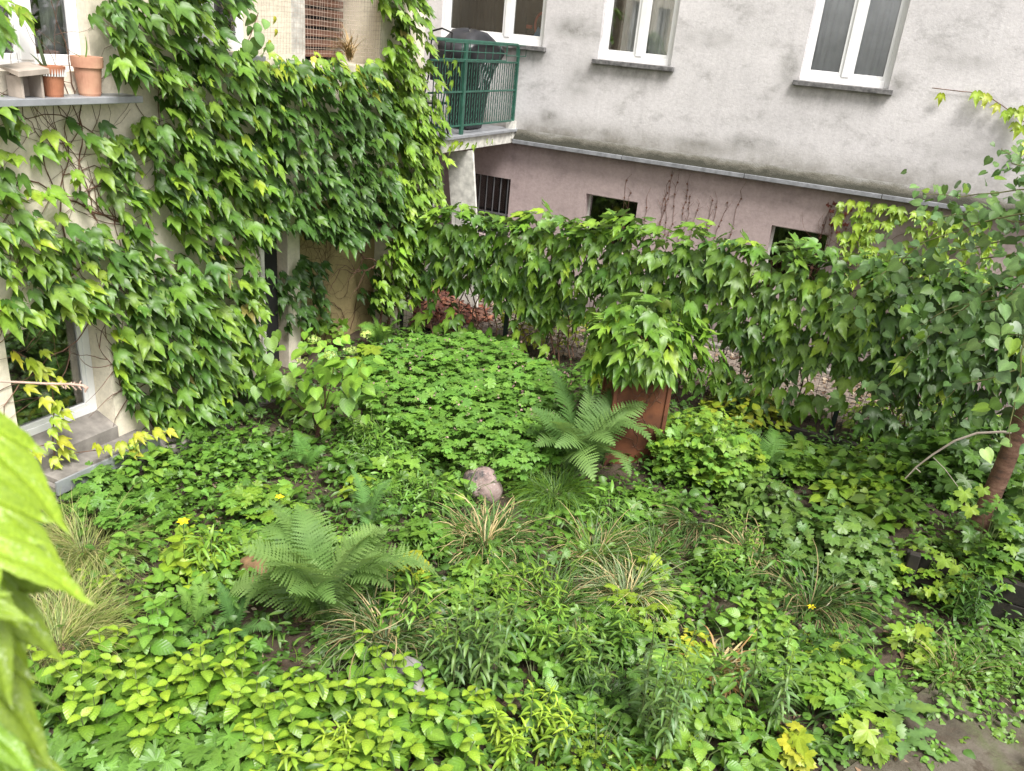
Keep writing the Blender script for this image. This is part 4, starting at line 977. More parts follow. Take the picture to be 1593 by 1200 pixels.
# ================================================================== rusty container with ivy
TC = (-2.38, 8.95); TROT = math.radians(30)
TK = empty('rusty_container', (TC[0], TC[1], 0), 'rust brown square steel container with an ivy mound on top', 'container')
def tb(a, b_, z0, z1, name, m=M_rust, bev=.008):
    return MB().box((TC[0] + a[0], TC[1] + a[1], z0), (TC[0] + b_[0], TC[1] + b_[1], z1), TROT, TC).build(name, m, TK, bevel=bev)
HW = .31
tb((-HW, -HW), (HW, HW), 0, 1.42, 'container_shell', bev=.012)
tb((-HW - .02, -HW - .02), (HW + .02, HW + .02), 1.422, 1.47, 'container_lid')
for sx in (-1, 1):
    for sy in (-1, 1): tb((sx * HW - .025, sy * HW - .025), (sx * HW + .025, sy * HW + .025), 0, 1.42, 'corner_strip')
k = MB(); cs_, sn_ = math.cos(TROT), math.sin(TROT)
def tp(u, d, z, face):      # on the two faces towards the camera
    x, y = (u, -HW - d) if face else (-HW - d, u)
    return (TC[0] + x * cs_ - y * sn_, TC[1] + x * sn_ + y * cs_, z)
for q in range(34):
    face = rng.rand() < .6; u = U(-.25, .25); z = U(.1, 1.2); pts = []; a = U(0, 6.28)
    for i in range(9): pts.append(tp(float(np.clip(u, -.28, .28)), .005, max(.02, z), face)); a += rng.normal(0, .5); u += .06 * math.cos(a); z += .06 * math.sin(a)
    k.tube(pts, .0032, 4, False)
k.build('vine_stem', M_bark, TK)
ti = empty('mound_ivy', (-2.45, 8.95, 1.4), 'bright green ivy mound drooping over the rusty container', 'ivy'); L = Leaves('ivy', M_leaf)
for _ in range(460):
    a = U(0, 6.283); el = math.asin(U(-.75, 1)); r_ = U(.7, 1.12) * (1 + .16 * math.sin(3 * a + 1) + .14 * math.sin(5 * a) + .08 * math.sin(9 * a + 6 * el))
    d = np.array([math.cos(a) * math.cos(el), math.sin(a) * math.cos(el), math.sin(el)])
    p = np.array([TC[0] + .05, TC[1] + .05, 1.50]) + d * np.array([.58, .52, .42]) * r_ + np.array([-.06, 0, 0])
    tip = np.array([d[0] * .8, d[1] * .8, -.55 - .5 * (el < .3)]) + rng.normal(0, .4, 3)
    L.add(p, tip, d * .8 + np.array([0, 0, .8]), U(.13, .27), tint(G_MID * 1.0, G_MID * 1.2, G_BRI * 1.1) if rng.rand() > .07 else tint(G_LIME))
L.emit(ti)

# ================================================================== ferns
def fern(px, py, n_, L0, label, col=(G_SAGE * 1.15, G_SAGE * .8), arch=None, name='fern', a0=0, a1=6.283, elev=None, spread=.15):
    x, y = gq(px, py); z0 = float(gz(x, y)); t = empty(name, (x, y, z0), label, 'fern')
    for i in range(n_):
        a = a0 + (a1 - a0) * (i + U(.1, .9)) / n_; s = L0 * U(.62, 1.1); v = rng.randint(len(PR['frond']) - 1) if not arch else arch
        tl = U(-.55, .16) if elev is None else elev + U(-spread, spread)
        R3 = Matrix.Rotation(a, 4, 'Z') @ Matrix.Rotation(tl, 4, 'X') @ Matrix.Rotation(U(-.4, .4), 4, 'Y') @ Matrix.Diagonal((s, s, s, 1))
        o = link('frond', pmesh('frond', v, M_fern), t, None, Matrix.Translation((U(-.04, .04), U(-.04, .04), 0)) @ R3); q = rng.rand(); o.color = (*((col[0] * (1 - q) + col[1] * q) * (np.array([1.5, 1.15, .6]) if rng.rand() < .0 else 1)), 1)
    return t
fern(505, 965, 32, 1.18, 'largest pale green fern in the front of the garden', (np.array([.20, .31, .10]), np.array([.12, .22, .06])), elev=-.08, spread=.32)
fern(893, 735, 24, 1.3, 'tall fern rising at the left side of the rusty container', (np.array([.17, .28, .085]), np.array([.085, .17, .05])), elev=-.05)
fern(1075, 745, 12, .95, 'fern among lime leaves right of the rusty container', (np.array([.17, .33, .06]), np.array([.10, .22, .05])))
fern(590, 545, 9, .62, 'yellow green fern at the foot of the ivy pillar', (np.array([.22, .38, .05]), np.array([.12, .26, .05])), elev=.1)
fern(305, 975, 8, .38, 'small light fern left of the largest fern', (np.array([.20, .34, .08]), np.array([.14, .26, .07])))
fern(480, 725, 7, .5, 'narrow fern below the big heart leaved bush', (np.array([.13, .28, .06]), np.array([.1, .22, .05])))
fern(570, 830, 7, .55, 'small fern behind the largest fern', (np.array([.13, .27, .08]), np.array([.1, .2, .06])))
fern(1185, 745, 9, .7, 'small fern in the shade near the dark fence post', (np.array([.15, .30, .06]), np.array([.08, .18, .04])))
fern(370, 985, 7, .45, 'low fern spreading beside the brown stone', (np.array([.13, .25, .08]), np.array([.09, .2, .06])))

# ================================================================== mounding plants
def carpet(name, label, poly_px, hc, key, m, size, tints, dens, cat='ground plant', K=300, tilt=.35, mound=.1, low=True):
    """a low clump whose leaves make a closed roof at height hc over the area seen in poly_px"""
    P = [gq(a, b_, hc) for a, b_ in poly_px]; c_ = np.mean(P, 0); t = empty(name, (c_[0], c_[1], 0), label, cat); L = Leaves(key, m)
    Pa = np.array(P)
    for x, y in scatter(P, dens):
        q = min(1, min(np.linalg.norm(Pa - [x, y], axis=1)) / .5)
        h = hc * (.5 + .5 * q ** .6) + mound * math.sin(x * 4.1 + 1) * math.sin(y * 4.7) + rng.normal(0, .03)
        if low and rng.rand() < .3: h *= U(.4, .85)
        a = U(0, 6.283)
        L.add((x, y, max(.03, h + float(gz(x, y)))), (math.cos(a), math.sin(a), U(-.35, .2)), (rng.normal(0, tilt), rng.normal(-.12, tilt), 1), size * U(.5, 1.25), tint(*tints, j=.22))
    k = MB()
    for x, y in scatter(P, 14):
        k.tube([(x, y, 0), (x + U(-.05, .05), y + U(-.05, .05), hc * .8)], .003, 3, False)
    k.build('stem', M_stem, t, 'stuff'); L.emit(t, K=K); return t, P
CR = [np.array([.085, .19, .030]), np.array([.13, .265, .042])]
cb, CP = carpet('cranesbill_patch', 'large round cranesbill patch in the middle of the garden',
       [(560, 560), (600, 525), (680, 512), (770, 520), (840, 545), (890, 590), (895, 640), (870, 690), (800, 720), (720, 700), (660, 670), (590, 640), (555, 600)], .50, 'cranes', M_soft, .10, [CR[0], CR[1] * 1.05], 235, tilt=.22, mound=.05)
fl = empty('cranesbill_seedheads', (-4.6, 8.6, 0), 'faded pinkish cranesbill flower heads over the large patch', 'flowers')
L = Leaves('small', M_col)
for x, y in scatter(CP, 42):
    if rng.rand() < .22:
        for _ in range(3): L.add((x + U(-.04, .04), y + U(-.04, .04), .53 + U(-.03, .06)), rng.normal(0, 1, 3), rng.normal(0, 1, 3), .022, np.array([.34, .22, .20]) * U(.7, 1.2))
L.emit(fl, 'petal', K=0)
carpet('cranesbill_clump', 'cranesbill clump below the lower left window ledge', [(85, 745), (130, 725), (230, 722), (275, 760), (255, 800), (170, 815), (95, 790)], .25, 'cranes', M_soft, .10, CR, 190)
carpet('cranesbill_clump', 'lime cranesbill clump left of the largest fern', [(340, 760), (385, 735), (450, 735), (470, 790), (440, 825), (370, 825)], .25, 'cranes', M_soft, .105, [CR[1], G_BRI], 180)
carpet('cranesbill_clump', 'light cranesbill clump beside the dried tuft', [(1150, 930), (1190, 905), (1240, 945), (1235, 985), (1170, 975)], .22, 'cranes', M_soft, .095, [CR[1] * 1.1, G_BRI], 190)
carpet('cranesbill_clump', 'dark cranesbill clump with faded heads at the bottom left corner', [(60, 1120), (150, 1100), (300, 1130), (420, 1140), (430, 1215), (60, 1215)], .22, 'cranes', M_soft, .12, [CR[0] * .95, CR[1]], 150)
carpet('groundsel_patch', 'feathery fresh green weeds between the cranesbill and the fern', [(520, 650), (590, 650), (660, 690), (700, 730), (660, 800), (580, 790), (520, 720)], .2, 'lance', M_soft, .10, [G_MID * 1.0, CR[1]], 700, tilt=.8)
carpet('goutweed_patch', 'low round leaved weeds between the kerb slabs and the lime cranesbill', [(250, 700), (330, 670), (420, 690), (440, 730), (330, 760), (280, 800), (300, 830), (240, 830), (270, 760)], .16, 'heart', M_soft, .085, [G_MID, CR[1]], 260, tilt=.4)
carpet('round_leaf_patch', 'bright round leaved weeds around the yellow flower', [(230, 840), (290, 800), (360, 830), (390, 880), (340, 930), (280, 910)], .18, 'round', M_soft, .07, [G_BRI, G_LIME], 420)
carpet('chickweed_patch', 'tiny leaved yellow green carpet left of the dandelion', [(1130, 960), (1200, 985), (1300, 970), (1330, 1000), (1300, 1040), (1200, 1020)], .08, 'small', M_soft, .035, [G_BRI, G_LIME], 1500, K=0)
carpet('chickweed_patch', 'tiny leaved fresh carpet at the bottom centre', [(860, 1130), (1000, 1120), (1090, 1140), (1110, 1215), (840, 1215)], .1, 'small', M_soft, .035, [G_BRI, G_LIME], 1600, K=0)

# big heart-leaved bush
def heartbush():
    x, y = gq(500, 680); t = empty('hydrangea_bush', (x, y, 0), 'bush with large heart shaped leaves below the wall recess', 'shrub'); L = Leaves('heart', M_vein)
    for (px, py, s, c_) in [(450, 590, .30, 1), (505, 570, .3, 1), (430, 570, .26, .9), (470, 545, .22, 1.3), (530, 560, .24, 1.2), (545, 590, .26, 1.1), (415, 550, .24, .8), (500, 620, .26, .9), (455, 625, .24, .8),
                            (540, 620, .24, .9), (520, 540, .2, 1.5), (430, 600, .24, .8), (480, 600, .26, 1.1), (400, 590, .22, .8), (560, 570, .22, 1), (485, 530, .2, 1.3), (420, 525, .22, .8), (550, 640, .2, .8), (470, 650, .22, .7), (505, 655, .2, .7)]:
        for q in range(7):
            h = U(.45, 1.0) if q == 0 else U(.3, .8)
            p = hit(px + U(-22, 22) * (q > 0), py + U(-20, 20) * (q > 0), 1, y + U(-.35, .35)); p[2] = max(p[2], .12)
            L.add(p, (rng.normal(.1, .6), rng.normal(-.6, .5), U(-.6, 0)), (rng.normal(0, .25), -.35, 1), s * (.85 if q == 0 else U(.45, .7)), tint(G_BRI, CR[1]) * c_)
    L.emit(t)
    k = MB()
    for q in range(9):
        e = hit(U(430, 550), U(540, 620), 1, y); k.tube([(x + U(-.1, .1), y, -.05), ((x + e[0]) / 2, y + .05, e[2] * .6), e], [.008, .006, .003], 5, False)
    k.build('stem', M_bark, t, 'stuff')
    hd = Leaves('small', M_soft)
    for (px, py) in [(512, 552), (488, 528), (545, 545), (570, 520), (470, 560)]:
        p = hit(px, py, 1, y - .1)
        for _ in range(40): d = rng.normal(0, 1, 3); d = unit(d); hd.add(p + d * np.array([.07, .07, .035]), rng.normal(0, 1, 3), d, .025, tint(np.array([.35, .45, .12])))
    hd.emit(t, 'flower_head', K=0, mass='flower_heads')
heartbush()
bushy('maple_seedling', 'lobed lime seedling left of the yellow green fern', gq(495, 545), .38, 60, 'maple', M_soft, .13, [G_BRI, CR[1]], .7)
bushy('maple_seedling', 'broad lime lobed leaves beside the heart leaved bush', gq(575, 600), .3, 40, 'maple', M_soft, .17, [G_LIME, G_BRI], .55)

# bright dead-nettle like plants, front left
NT = [np.array([.10, .205, .022]), np.array([.20, .31, .028])]
def nettle(x, y, label, group, shoots=6, h=.42, rad=.22, tints=NT, size=.15, low=None):
    z0 = float(gz(x, y)); t = empty('nettle_clump', (x, y, z0), label, 'plant', group); L = Leaves('ovate', M_vein); k = MB()
    for s_ in range(shoots):
        a = U(0, 6.28); q = rad * math.sqrt(rng.rand()); bx, by = x + q * math.cos(a), y + q * math.sin(a); hh = h * U(.75, 1.12); lean = rng.normal(0, .09, 2)
        k.tube([(bx, by, z0 - .02), (bx + lean[0], by + lean[1], z0 + hh)], .004, 4, False)
        az = U(0, 1.57)
        for lv in range(5):
            f_ = 1 - lv * .21; zz = z0 + hh * f_ + .01; sz = size * (.55 + .28 * lv if lv < 3 else 1.15) * U(.9, 1.15)
            for side in (0, 1):
                aa = az + lv * 1.57 + side * math.pi + U(-.2, .2); el = .55 - .25 * lv
                d = np.array([math.cos(aa), math.sin(aa), el * .55 - .08])
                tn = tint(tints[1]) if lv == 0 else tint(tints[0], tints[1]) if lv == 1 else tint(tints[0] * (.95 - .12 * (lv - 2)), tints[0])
                L.add((bx + lean[0] * f_, by + lean[1] * f_, zz), d, (rng.normal(0, .2), rng.normal(0, .2), 1), sz, tn)
    k.build('stem', M_stem, t, 'stuff'); L.emit(t); return t
G_N = 'bright nettle like plants filling the front left'
poly = [(30, 1020), (110, 985), (200, 975), (380, 985), (400, 1050), (560, 1050), (660, 1080), (690, 1150), (700, 1230), (440, 1230), (300, 1130), (150, 1110), (40, 1110)]
cnt = 0; P = [gq(a, b_, .3) for a, b_ in poly]
Pa = np.array(P); gx = np.arange(Pa[:, 0].min(), Pa[:, 0].max(), .36); gy = np.arange(Pa[:, 1].min(), Pa[:, 1].max(), .36)
for i, x in enumerate(gx):
    for y in gy:
        xx, yy = x + U(-.07, .07), y + U(-.07, .07)
        if inpoly([(xx, yy)], P)[0]: nettle(xx, yy, 'bright green nettle like clump in the front left patch', G_N, 6, U(.26, .46), .25)
nettle(*gq(215, 985, .3), 'broad dark leaved nettle clump at the back of the front left patch', None, 6, .45, .25, [G_MID * 1.2, CR[1]], .15)
nettle(*gq(150, 905, .1), 'low nettle seedlings beside the wispy grass', None, 5, .2, .2, [G_BRI, G_LIME], .08)
nettle(*gq(640, 1050, .2), 'round leaved plants behind the flat grey stone', None, 5, .22, .16, [G_BRI, CR[1]], .11)
nettle(*gq(775, 1090, .2), 'small broad leaved plant with a yellowing leaf at the bottom centre', None, 4, .26, .15, [G_BRI, G_LIME], .13)

# slender stems with lance leaves (asters, goldenrod)
def aster(px, py, h, n_, label, tints=(G_BLUE * 1.0, G_SAGE), top=G_BRI, size=.13, rad=.15, lv=24, name='aster'):
    x, y = gq(px, py); z0 = float(gz(x, y)); t = empty(name, (x, y, z0), label, 'plant'); L = Leaves('lance', M_soft); k = MB()
    n_ = int(n_ * 1.5)
    for s_ in range(n_):
        a = U(0, 6.28); q = rad * 1.25 * math.sqrt(rng.rand()); bx, by = x + q * math.cos(a), y + q * math.sin(a); hh = h * U(.65, 1.12); ln = rng.normal(0, .1, 2)
        k.tube([(bx, by, z0 - .02), (bx + ln[0] * .4, by + ln[1] * .4, z0 + hh * .5), (bx + ln[0], by + ln[1], z0 + hh)], [.005, .004, .002], 4, False)
        for i in range(lv):
            f_ = .18 + .82 * i / (lv - 1); aa = i * 2.4 + U(-.3, .3); el = -.25 + .9 * f_ ** 3 + U(-.2, .2)
            L.add((bx + ln[0] * f_, by + ln[1] * f_, z0 + hh * f_), (math.cos(aa), math.sin(aa), el), (0, 0, 1), size * (1.15 - .5 * f_ ** 2) * U(.8, 1.15), tint(tints[0], tints[1]) if f_ < .85 else tint(tints[1], top))
    k.build('stem', M_stem, t, 'stuff'); L.emit(t, K=200); return t
aster(735, 1085, .95, 7, 'tall dark aster clump right of the flat grey stone')
aster(690, 1040, .7, 4, 'aster stems behind the flat grey stone')
aster(1010, 1165, 1.0, 9, 'tall blue green aster clump at the bottom right of centre', (G_BLUE * 1.1, G_SAGE * .95), size=.12)
aster(1200, 1120, .9, 3, 'single slender aster beside the strap leaves', (G_BLUE * 1.1, G_SAGE))
aster(905, 1075, .45, 6, 'low dark aster clump in the centre front', (G_DEEP * 1.8, G_SAGE))
aster(960, 1020, .45, 5, 'aster clump below the silvery grass tuft', (G_DEEP * 1.8, G_MID))
aster(770, 1180, .4, 5, 'lime topped shoots at the bottom centre', (G_BRI, G_LIME), G_LIME * 1.2, .12)
aster(850, 1165, .42, 5, 'second cluster of lime topped shoots at the bottom centre', (G_BRI, G_LIME), G_LIME * 1.2, .12)
aster(520, 1190, .35, 5, 'narrow leaved fresh shoots among the nettle like plants', (G_BRI, G_LIME), G_LIME)
aster(1115, 905, .35, 6, 'dark leafy stems behind the dried tuft', (G_DEEP * 1.8, G_MID))
aster(810, 935, .4, 7, 'fresh narrow leaved plants below the large tan grass tuft', (G_MID, G_BRI))
aster(850, 1000, .4, 5, 'light green narrow leaved plants in the centre', (G_BRI, CR[1]))
aster(1495, 960, .7, 6, 'dark lance leaved stems before the wooden edging', (G_DEEP * 1.3, G_DEEP * 1.8), G_MID)
aster(560, 700, .5, 6, 'feathery dark green stems beside the cranesbill patch', (G_MID * .9, G_SAGE), G_BRI, .11)
aster(1140, 850, .35, 6, 'leafy dark stems below the fern right of the rusty container', (G_MID, G_SAGE), G_BRI, .12)

# grass tufts
TAN = np.array([.52, .41, .23]); DKG = np.array([.06, .115, .03]); SIL = np.array([.22, .27, .15])
def tuft(px, py, n_, Lb, label, cols, wd=.006, r=.1, name='grass_tuft', droop=(1.3, 3.1), el=(.6, 1.5)):
    if wd < .008: n_ = int(n_ * 2.0); Lb *= 1.42; wd *= 1.05; r *= 1.15
    x, y = gq(px, py); z0 = float(gz(x, y)); t = empty(name, (x, y, z0), label, 'grass tuft'); B = []
    bias = rng.normal(0, .35, 2)
    for _ in range(n_):
        a = U(0, 6.28); a = math.atan2(math.sin(a) + bias[1], math.cos(a) + bias[0]); e = U(*el); q = r * math.sqrt(rng.rand())
        c_ = cols[rng.randint(len(cols))] * U(.75, 1.25)
        B.append(((x + q * math.cos(a), y + q * math.sin(a), z0), (math.cos(a) * math.cos(e), math.sin(a) * math.cos(e), math.sin(e)), Lb * U(.5, 1.15), wd * U(.7, 1.2), U(*droop), c_))
    blades(B, M_blade, 'blades', t); return t
tuft(755, 845, 300, .47, 'largest tan streaked grass tuft below the pink stone', [TAN * .8, TAN, DKG, DKG * 1.6, DKG * 2], .007, .2)
tuft(925, 865, 260, .5, 'green and tan grass tuft right of the largest tuft', [TAN * .8, DKG * 2, G_BRI, DKG], .006, .15)
tuft(860, 945, 260, .5, 'brownish grass tuft left of the silvery tuft', [TAN * .6, DKG * 1.4, DKG, G_MID], .006, .14)
tuft(975, 925, 260, .48, 'silvery edged grass tuft in the centre', [SIL, TAN * 1.1, DKG, SIL * 1.3], .006, .13)
tuft(1110, 1045, 230, .5, 'dried orange tan grass tuft with collapsed blades', [np.array([.48, .29, .13]), TAN * 1.1, SIL, np.array([.36, .2, .08])], .010, .1)
tuft(1260, 945, 320, .55, 'dark olive grass tuft on the right of the bed', [DKG, DKG * 1.3, TAN * .5, DKG * .8], .006, .13)
tuft(1085, 830, 220, .42, 'dark bronze grass tuft behind the lime leaves', [DKG, TAN * .45, DKG], .005, .12)
tuft(1165, 875, 170, .42, 'small tan tipped grass tuft before the dark shrub', [TAN * .8, DKG * 1.4, TAN], .006, .1)
tuft(1015, 865, 200, .4, 'low olive grass tuft between two larger tufts', [DKG * 1.6, TAN * .6, G_MID], .005, .12)
tuft(600, 1000, 260, .52, 'dark striped grass tuft under the largest fern', [DKG, SIL, TAN * .8, DKG], .006, .15)
tuft(860, 775, 700, .42, 'fine bright green grass mound beside the pink stone', [G_MID * 1.2, G_BRI, DKG * 1.6], .0035, .2)
tuft(130, 860, 900, .5, 'fine wispy grass mound below the lower window', [np.array([.26, .32, .09]), np.array([.2, .26, .08]), np.array([.36, .33, .16])], .0028, .28)
tuft(90, 1000, 900, .45, 'second wispy grass mound behind the foreground leaves', [np.array([.26, .32, .09]), np.array([.2, .26, .08]), np.array([.36, .33, .16])], .0028, .28)
tuft(1265, 1125, 34, .38, 'dark strap leaved clump beside the slender aster', [DKG * 1.2, G_DEEP * 1.4], .014, .06, 'strap_leaf_clump', (.7, 1.6), (.6, 1.3))
tuft(720, 775, 26, .62, 'iris leaves standing left of the pink stone', [G_MID * 1.0, G_MID * 1.3], .015, .12, 'iris_clump', (.2, .9), (1.0, 1.45))
tuft(930, 1110, 150, .35, 'dark green grass clump in the centre front', [DKG, DKG * 1.3, G_DEEP * 1.4], .006, .12)
tuft(690, 700, 60, .55, 'loose tall grass blades above the pink stone', [G_MID, G_BRI], .006, .2, droop=(.6, 1.6))
for (px, py, lb) in [(1350, 1190, 'tiny green weed at the left rim of the path'), (1500, 1165, 'tiny weed cushion on the path'), (1560, 1160, 'second tiny weed cushion on the path')]:
    bushy('path_weed', lb, gq(px, py), .12, 45, 'small', M_soft, .04, [G_MID, G_BRI], .08, stems=2)
bushy('ledge_creeper', 'low heart leaved plants covering the stone ledge under the lower left window', (-6.55, 5.35), .38, 230, 'heart', M_soft, .085, [G_MID, CR[1], G_BRI], .4, stems=6)
tuft(1480, 1070, 60, .35, 'reddish stemmed grass on the edge of the path', [G_MID, G_BRI, TAN * .6], .005, .1, droop=(.8, 1.8))

# right-hand shrubs
bushy('lime_leaf_bush', 'lime round leaved bush right of the rusty container', gq(1092, 742), .66, 520, 'scallop', M_soft, .075, [G_BRI, CR[1], G_LIME], .85)
bushy('scalloped_bush', 'light scalloped leaves hiding the lower right of the rusty container', gq(1050, 752), .30, 110, 'scallop', M_soft, .075, [G_BRI, CR[1]], .7)
bushy('tall_weed', 'tall loose weed stems standing between the container and the lime bush', gq(1085, 765), .38, 150, 'heart', M_soft, .085, [G_MID, CR[1], G_BRI], .95)
bushy('lime_leaf_bush', 'yellowish bush at the foot of the fence right of the rusty container', gq(1160, 655), .6, 330, 'heart', M_soft, .11, [G_LIME, G_YEL * .8, G_BRI], .45)
bushy('broad_leaf_clump', 'broad scalloped leaves below the dark fence post', gq(1245, 740), .45, 110, 'scallop', M_soft, .12, [CR[1], G_BRI], .4)
bushy('dark_shrub', 'dense dark round leaved shrub on the right of the bed', gq(1290, 880), .62, 560, 'scallop', M_soft, .085, [G_DEEP * 1.9, G_SAGE * .85, G_SAGE], .62)
bushy('dark_shrub', 'second dark shrub joining the first towards the leaning tree', gq(1375, 835), .45, 300, 'heart', M_soft, .13, [G_SAGE * .8, G_MID, G_BRI], .6)
bushy('lime_leaf_bush', 'lime leaved bush above the dark shrub', gq(1330, 800), .45, 220, 'heart', M_soft, .13, [G_BRI, G_LIME, CR[1]], .5)
bushy('garden_shrub', 'blue green low shrub left of the dark shrub', gq(1180, 800), .4, 260, 'ovate', M_vein, .12, [G_SAGE, G_SAGE * .8], .45)
bushy('vine_on_edging', 'lobed vine leaves with yellow ones hanging over the wooden edging', gq(1455, 850, .5), .42, 170, 'maple', M_soft, .08, [G_MID, G_BRI, G_LIME], .6)
bushy('creeper', 'yellow green creeper leaves near the grey branch', gq(1390, 770), .5, 200, 'ivy', M_leaf, .13, [G_MID, G_BRI, G_LIME], .5)
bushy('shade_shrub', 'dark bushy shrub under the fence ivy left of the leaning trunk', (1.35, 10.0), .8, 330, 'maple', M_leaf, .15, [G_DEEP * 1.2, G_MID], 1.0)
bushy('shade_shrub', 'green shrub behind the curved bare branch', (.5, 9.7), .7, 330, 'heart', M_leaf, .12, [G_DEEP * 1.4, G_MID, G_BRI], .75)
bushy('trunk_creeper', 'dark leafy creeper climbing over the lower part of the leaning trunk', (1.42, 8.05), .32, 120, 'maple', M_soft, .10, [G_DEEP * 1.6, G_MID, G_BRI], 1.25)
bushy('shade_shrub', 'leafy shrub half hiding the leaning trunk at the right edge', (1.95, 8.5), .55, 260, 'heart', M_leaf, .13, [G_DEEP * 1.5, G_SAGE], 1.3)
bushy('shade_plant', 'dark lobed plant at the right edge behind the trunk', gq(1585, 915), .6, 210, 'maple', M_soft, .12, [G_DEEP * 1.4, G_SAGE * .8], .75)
for (px, py, lb, tn) in [(1010, 885, 'lime lobed seedling between the grass tufts', [G_BRI, G_LIME]), (640, 900, 'yellow leaved seedling right of the largest fern', [G_LIME, G_YEL]), (1020, 960, 'lime seedling left of the dried tuft', [G_BRI, G_LIME]),
                         (1080, 1000, 'yellowing seedling at the foot of the dried tuft', [G_LIME, G_YEL]), (1230, 1170, 'yellow lobed leaves at the bottom right of centre', [G_LIME, G_YEL]), (1345, 1160, 'pair of lime lobed leaves left of the path', [G_LIME, G_BRI]),
                         (1300, 1040, 'large yellowish lobed leaves left of the dandelion', [G_LIME, G_LIME * 1.1]), (560, 770, 'lime lobed seedling above the largest fern', [G_BRI, G_LIME]), (1420, 1010, 'pale lobed leaves on bare soil near the path', [G_BRI, G_LIME]), (900, 960, 'light seedling leaves between two brown tufts', [G_BRI, CR[1]]), (960, 940, 'lime climbing seedling over the silvery tuft', [G_BRI, G_LIME]), (430, 880, 'small lime seedling left of the largest fern', [G_BRI, G_LIME])]:
    bushy('lobed_seedling', lb, gq(px, py, .1), .16, 16, 'maple', M_soft, .115, tn, .3, stems=4)
bushy('yellow_flowered_plant', 'upright plant with a yellow flower left of the largest fern', gq(290, 900), .13, 24, 'heart', M_vein, .13, [G_LIME, G_BRI], .42, stems=3)
def flower(px, py, h, label, s=.06):
    x, y = gq(px, py, h); t = empty('yellow_flower', (x, y, h), label, 'flower'); L = Leaves('ovate', M_soft)
    for i in range(6): a = i * 1.05; L.add((x, y, h), (math.cos(a), math.sin(a), .5), (0, 0, 1), s, np.array([.8, .62, .02]))
    L.emit(t, 'petal', K=10); MB().tube([(x, y, 0), (x, y, h)], .004, 4).build('stem', M_stem, t)
flower(285, 813, .42, 'yellow flower on the upright plant left of the largest fern')
flower(435, 775, .38, 'pale yellow flower over the lime cranesbill clump', .05)
flower(1262, 945, .15, 'tiny yellow flower at the foot of the dark olive tuft', .04)
# dandelion-like rosettes
def rosette(px, py, n_, size, label, tints=(G_SAGE, G_BLUE * 1.2), up=.5, name='dandelion'):
    x, y = gq(px, py); z0 = float(gz(x, y)); t = empty(name, (x, y, z0), label, 'plant'); L = Leaves('jagged', M_soft)
    for i in range(n_):
        a = i * 6.283 / n_ + U(-.25, .25); L.add((x, y, z0 + .02), (math.cos(a), math.sin(a), up * U(.5, 1.5)), (0, 0, 1), size * U(.7, 1.1), tint(*tints))
    L.emit(t)
rosette(1385, 1120, 9, .42, 'large dandelion with long jagged leaves beside the path', up=.8)
rosette(1400, 1165, 8, .28, 'smaller dandelion at the edge of the paved path')
rosette(1590, 1000, 8, .34, 'dandelion rosette at the right edge below the edging')
rosette(1430, 1120, 7, .22, 'low jagged rosette on the path border')
rosette(1265, 1180, 7, .26, 'broad leaved rosette at the bottom right')
rosette(1330, 1010, 7, .26, 'jagged rosette above the yellowish lobed leaves')
for (px, py, lb) in [(1530, 1040, 'upper weed patch on the right path border'), (1490, 1060, 'weed patch beside the reddish stemmed grass'), (1570, 1090, 'weed patch at the right edge of the path'), (1440, 1005, 'weeds on bare soil below the edging'), (1540, 1130, 'small weeds growing in the path joint'), (1445, 1090, 'lime weeds at the upper corner of the path'), (1440, 1180, 'tiny weed sprouting on the path')]:
    s = .5 if 'path joint' in lb or 'tiny' in lb else 1
    bushy('weed_patch', lb, gq(px, py), .33 * s, int(150 * s), 'ovate', M_soft, .065, [G_MID, CR[1] * .9, G_SAGE], .2 * s, stems=10)

# fuller mixed planting between the named plants; each is told apart by its look and its nearest landmark
LAND = [(505, 900, 'the largest fern'), (755, 765, 'the pinkish boulder'), (755, 830, 'the largest tan tuft'), (925, 855, 'the green and tan tuft'), (975, 915, 'the silvery tuft'), (1110, 1020, 'the dried orange tuft'),
        (1260, 930, 'the dark olive tuft'), (622, 1070, 'the flat grey stone'), (285, 830, 'the upright yellow flower'), (1385, 1110, 'the large dandelion'), (985, 700, 'the rusty container'), (735, 1010, 'the tall dark aster clump'),
        (1010, 1090, 'the blue green aster clump'), (1265, 1110, 'the strap leaved clump'), (860, 760, 'the fine bright grass mound'), (435, 775, 'the pale yellow flower'), (500, 600, 'the heart leaved bush'), (860, 940, 'the brownish tuft'), (1165, 865, 'the small tan tipped tuft')]
USED = set()
def where(px, py):
    for (lx, ly, nm) in sorted(LAND, key=lambda q: math.hypot(q[0] - px, (q[1] - py) * 1.3)):
        dx, dy = px - lx, py - ly
        rel = ('right of' if dx > 0 else 'left of') if abs(dx) > abs(dy) else ('in front of' if dy > 0 else 'behind')
        for r_ in (rel, ('just ' if math.hypot(dx, dy) < 70 else 'some way ') + rel):
            if (r_, nm) not in USED: USED.add((r_, nm)); return r_ + ' ' + nm
    return 'near ' + nm
KINDS = [('ovate_leaved_plant', 'ovate leaved plant', 'ovate', M_vein, .11, .30), ('lobed_leaved_plant', 'lobed leaved plant', 'maple', M_soft, .11, .30), ('heart_leaved_plant', 'heart leaved plant', 'heart', M_vein, .10, .28),
         ('narrow_leaved_plant', 'narrow leaved plant', 'lance', M_soft, .14, .42), ('scalloped_plant', 'scalloped leaf plant', 'scallop', M_soft, .06, .25)]
HUE = [('dark', [G_DEEP * 1.7, G_MID]), ('mid green', [G_MID, CR[1]]), ('light green', [CR[1], G_BRI]), ('fresh green', [CR[1] * .9, G_BRI * 1.15])]
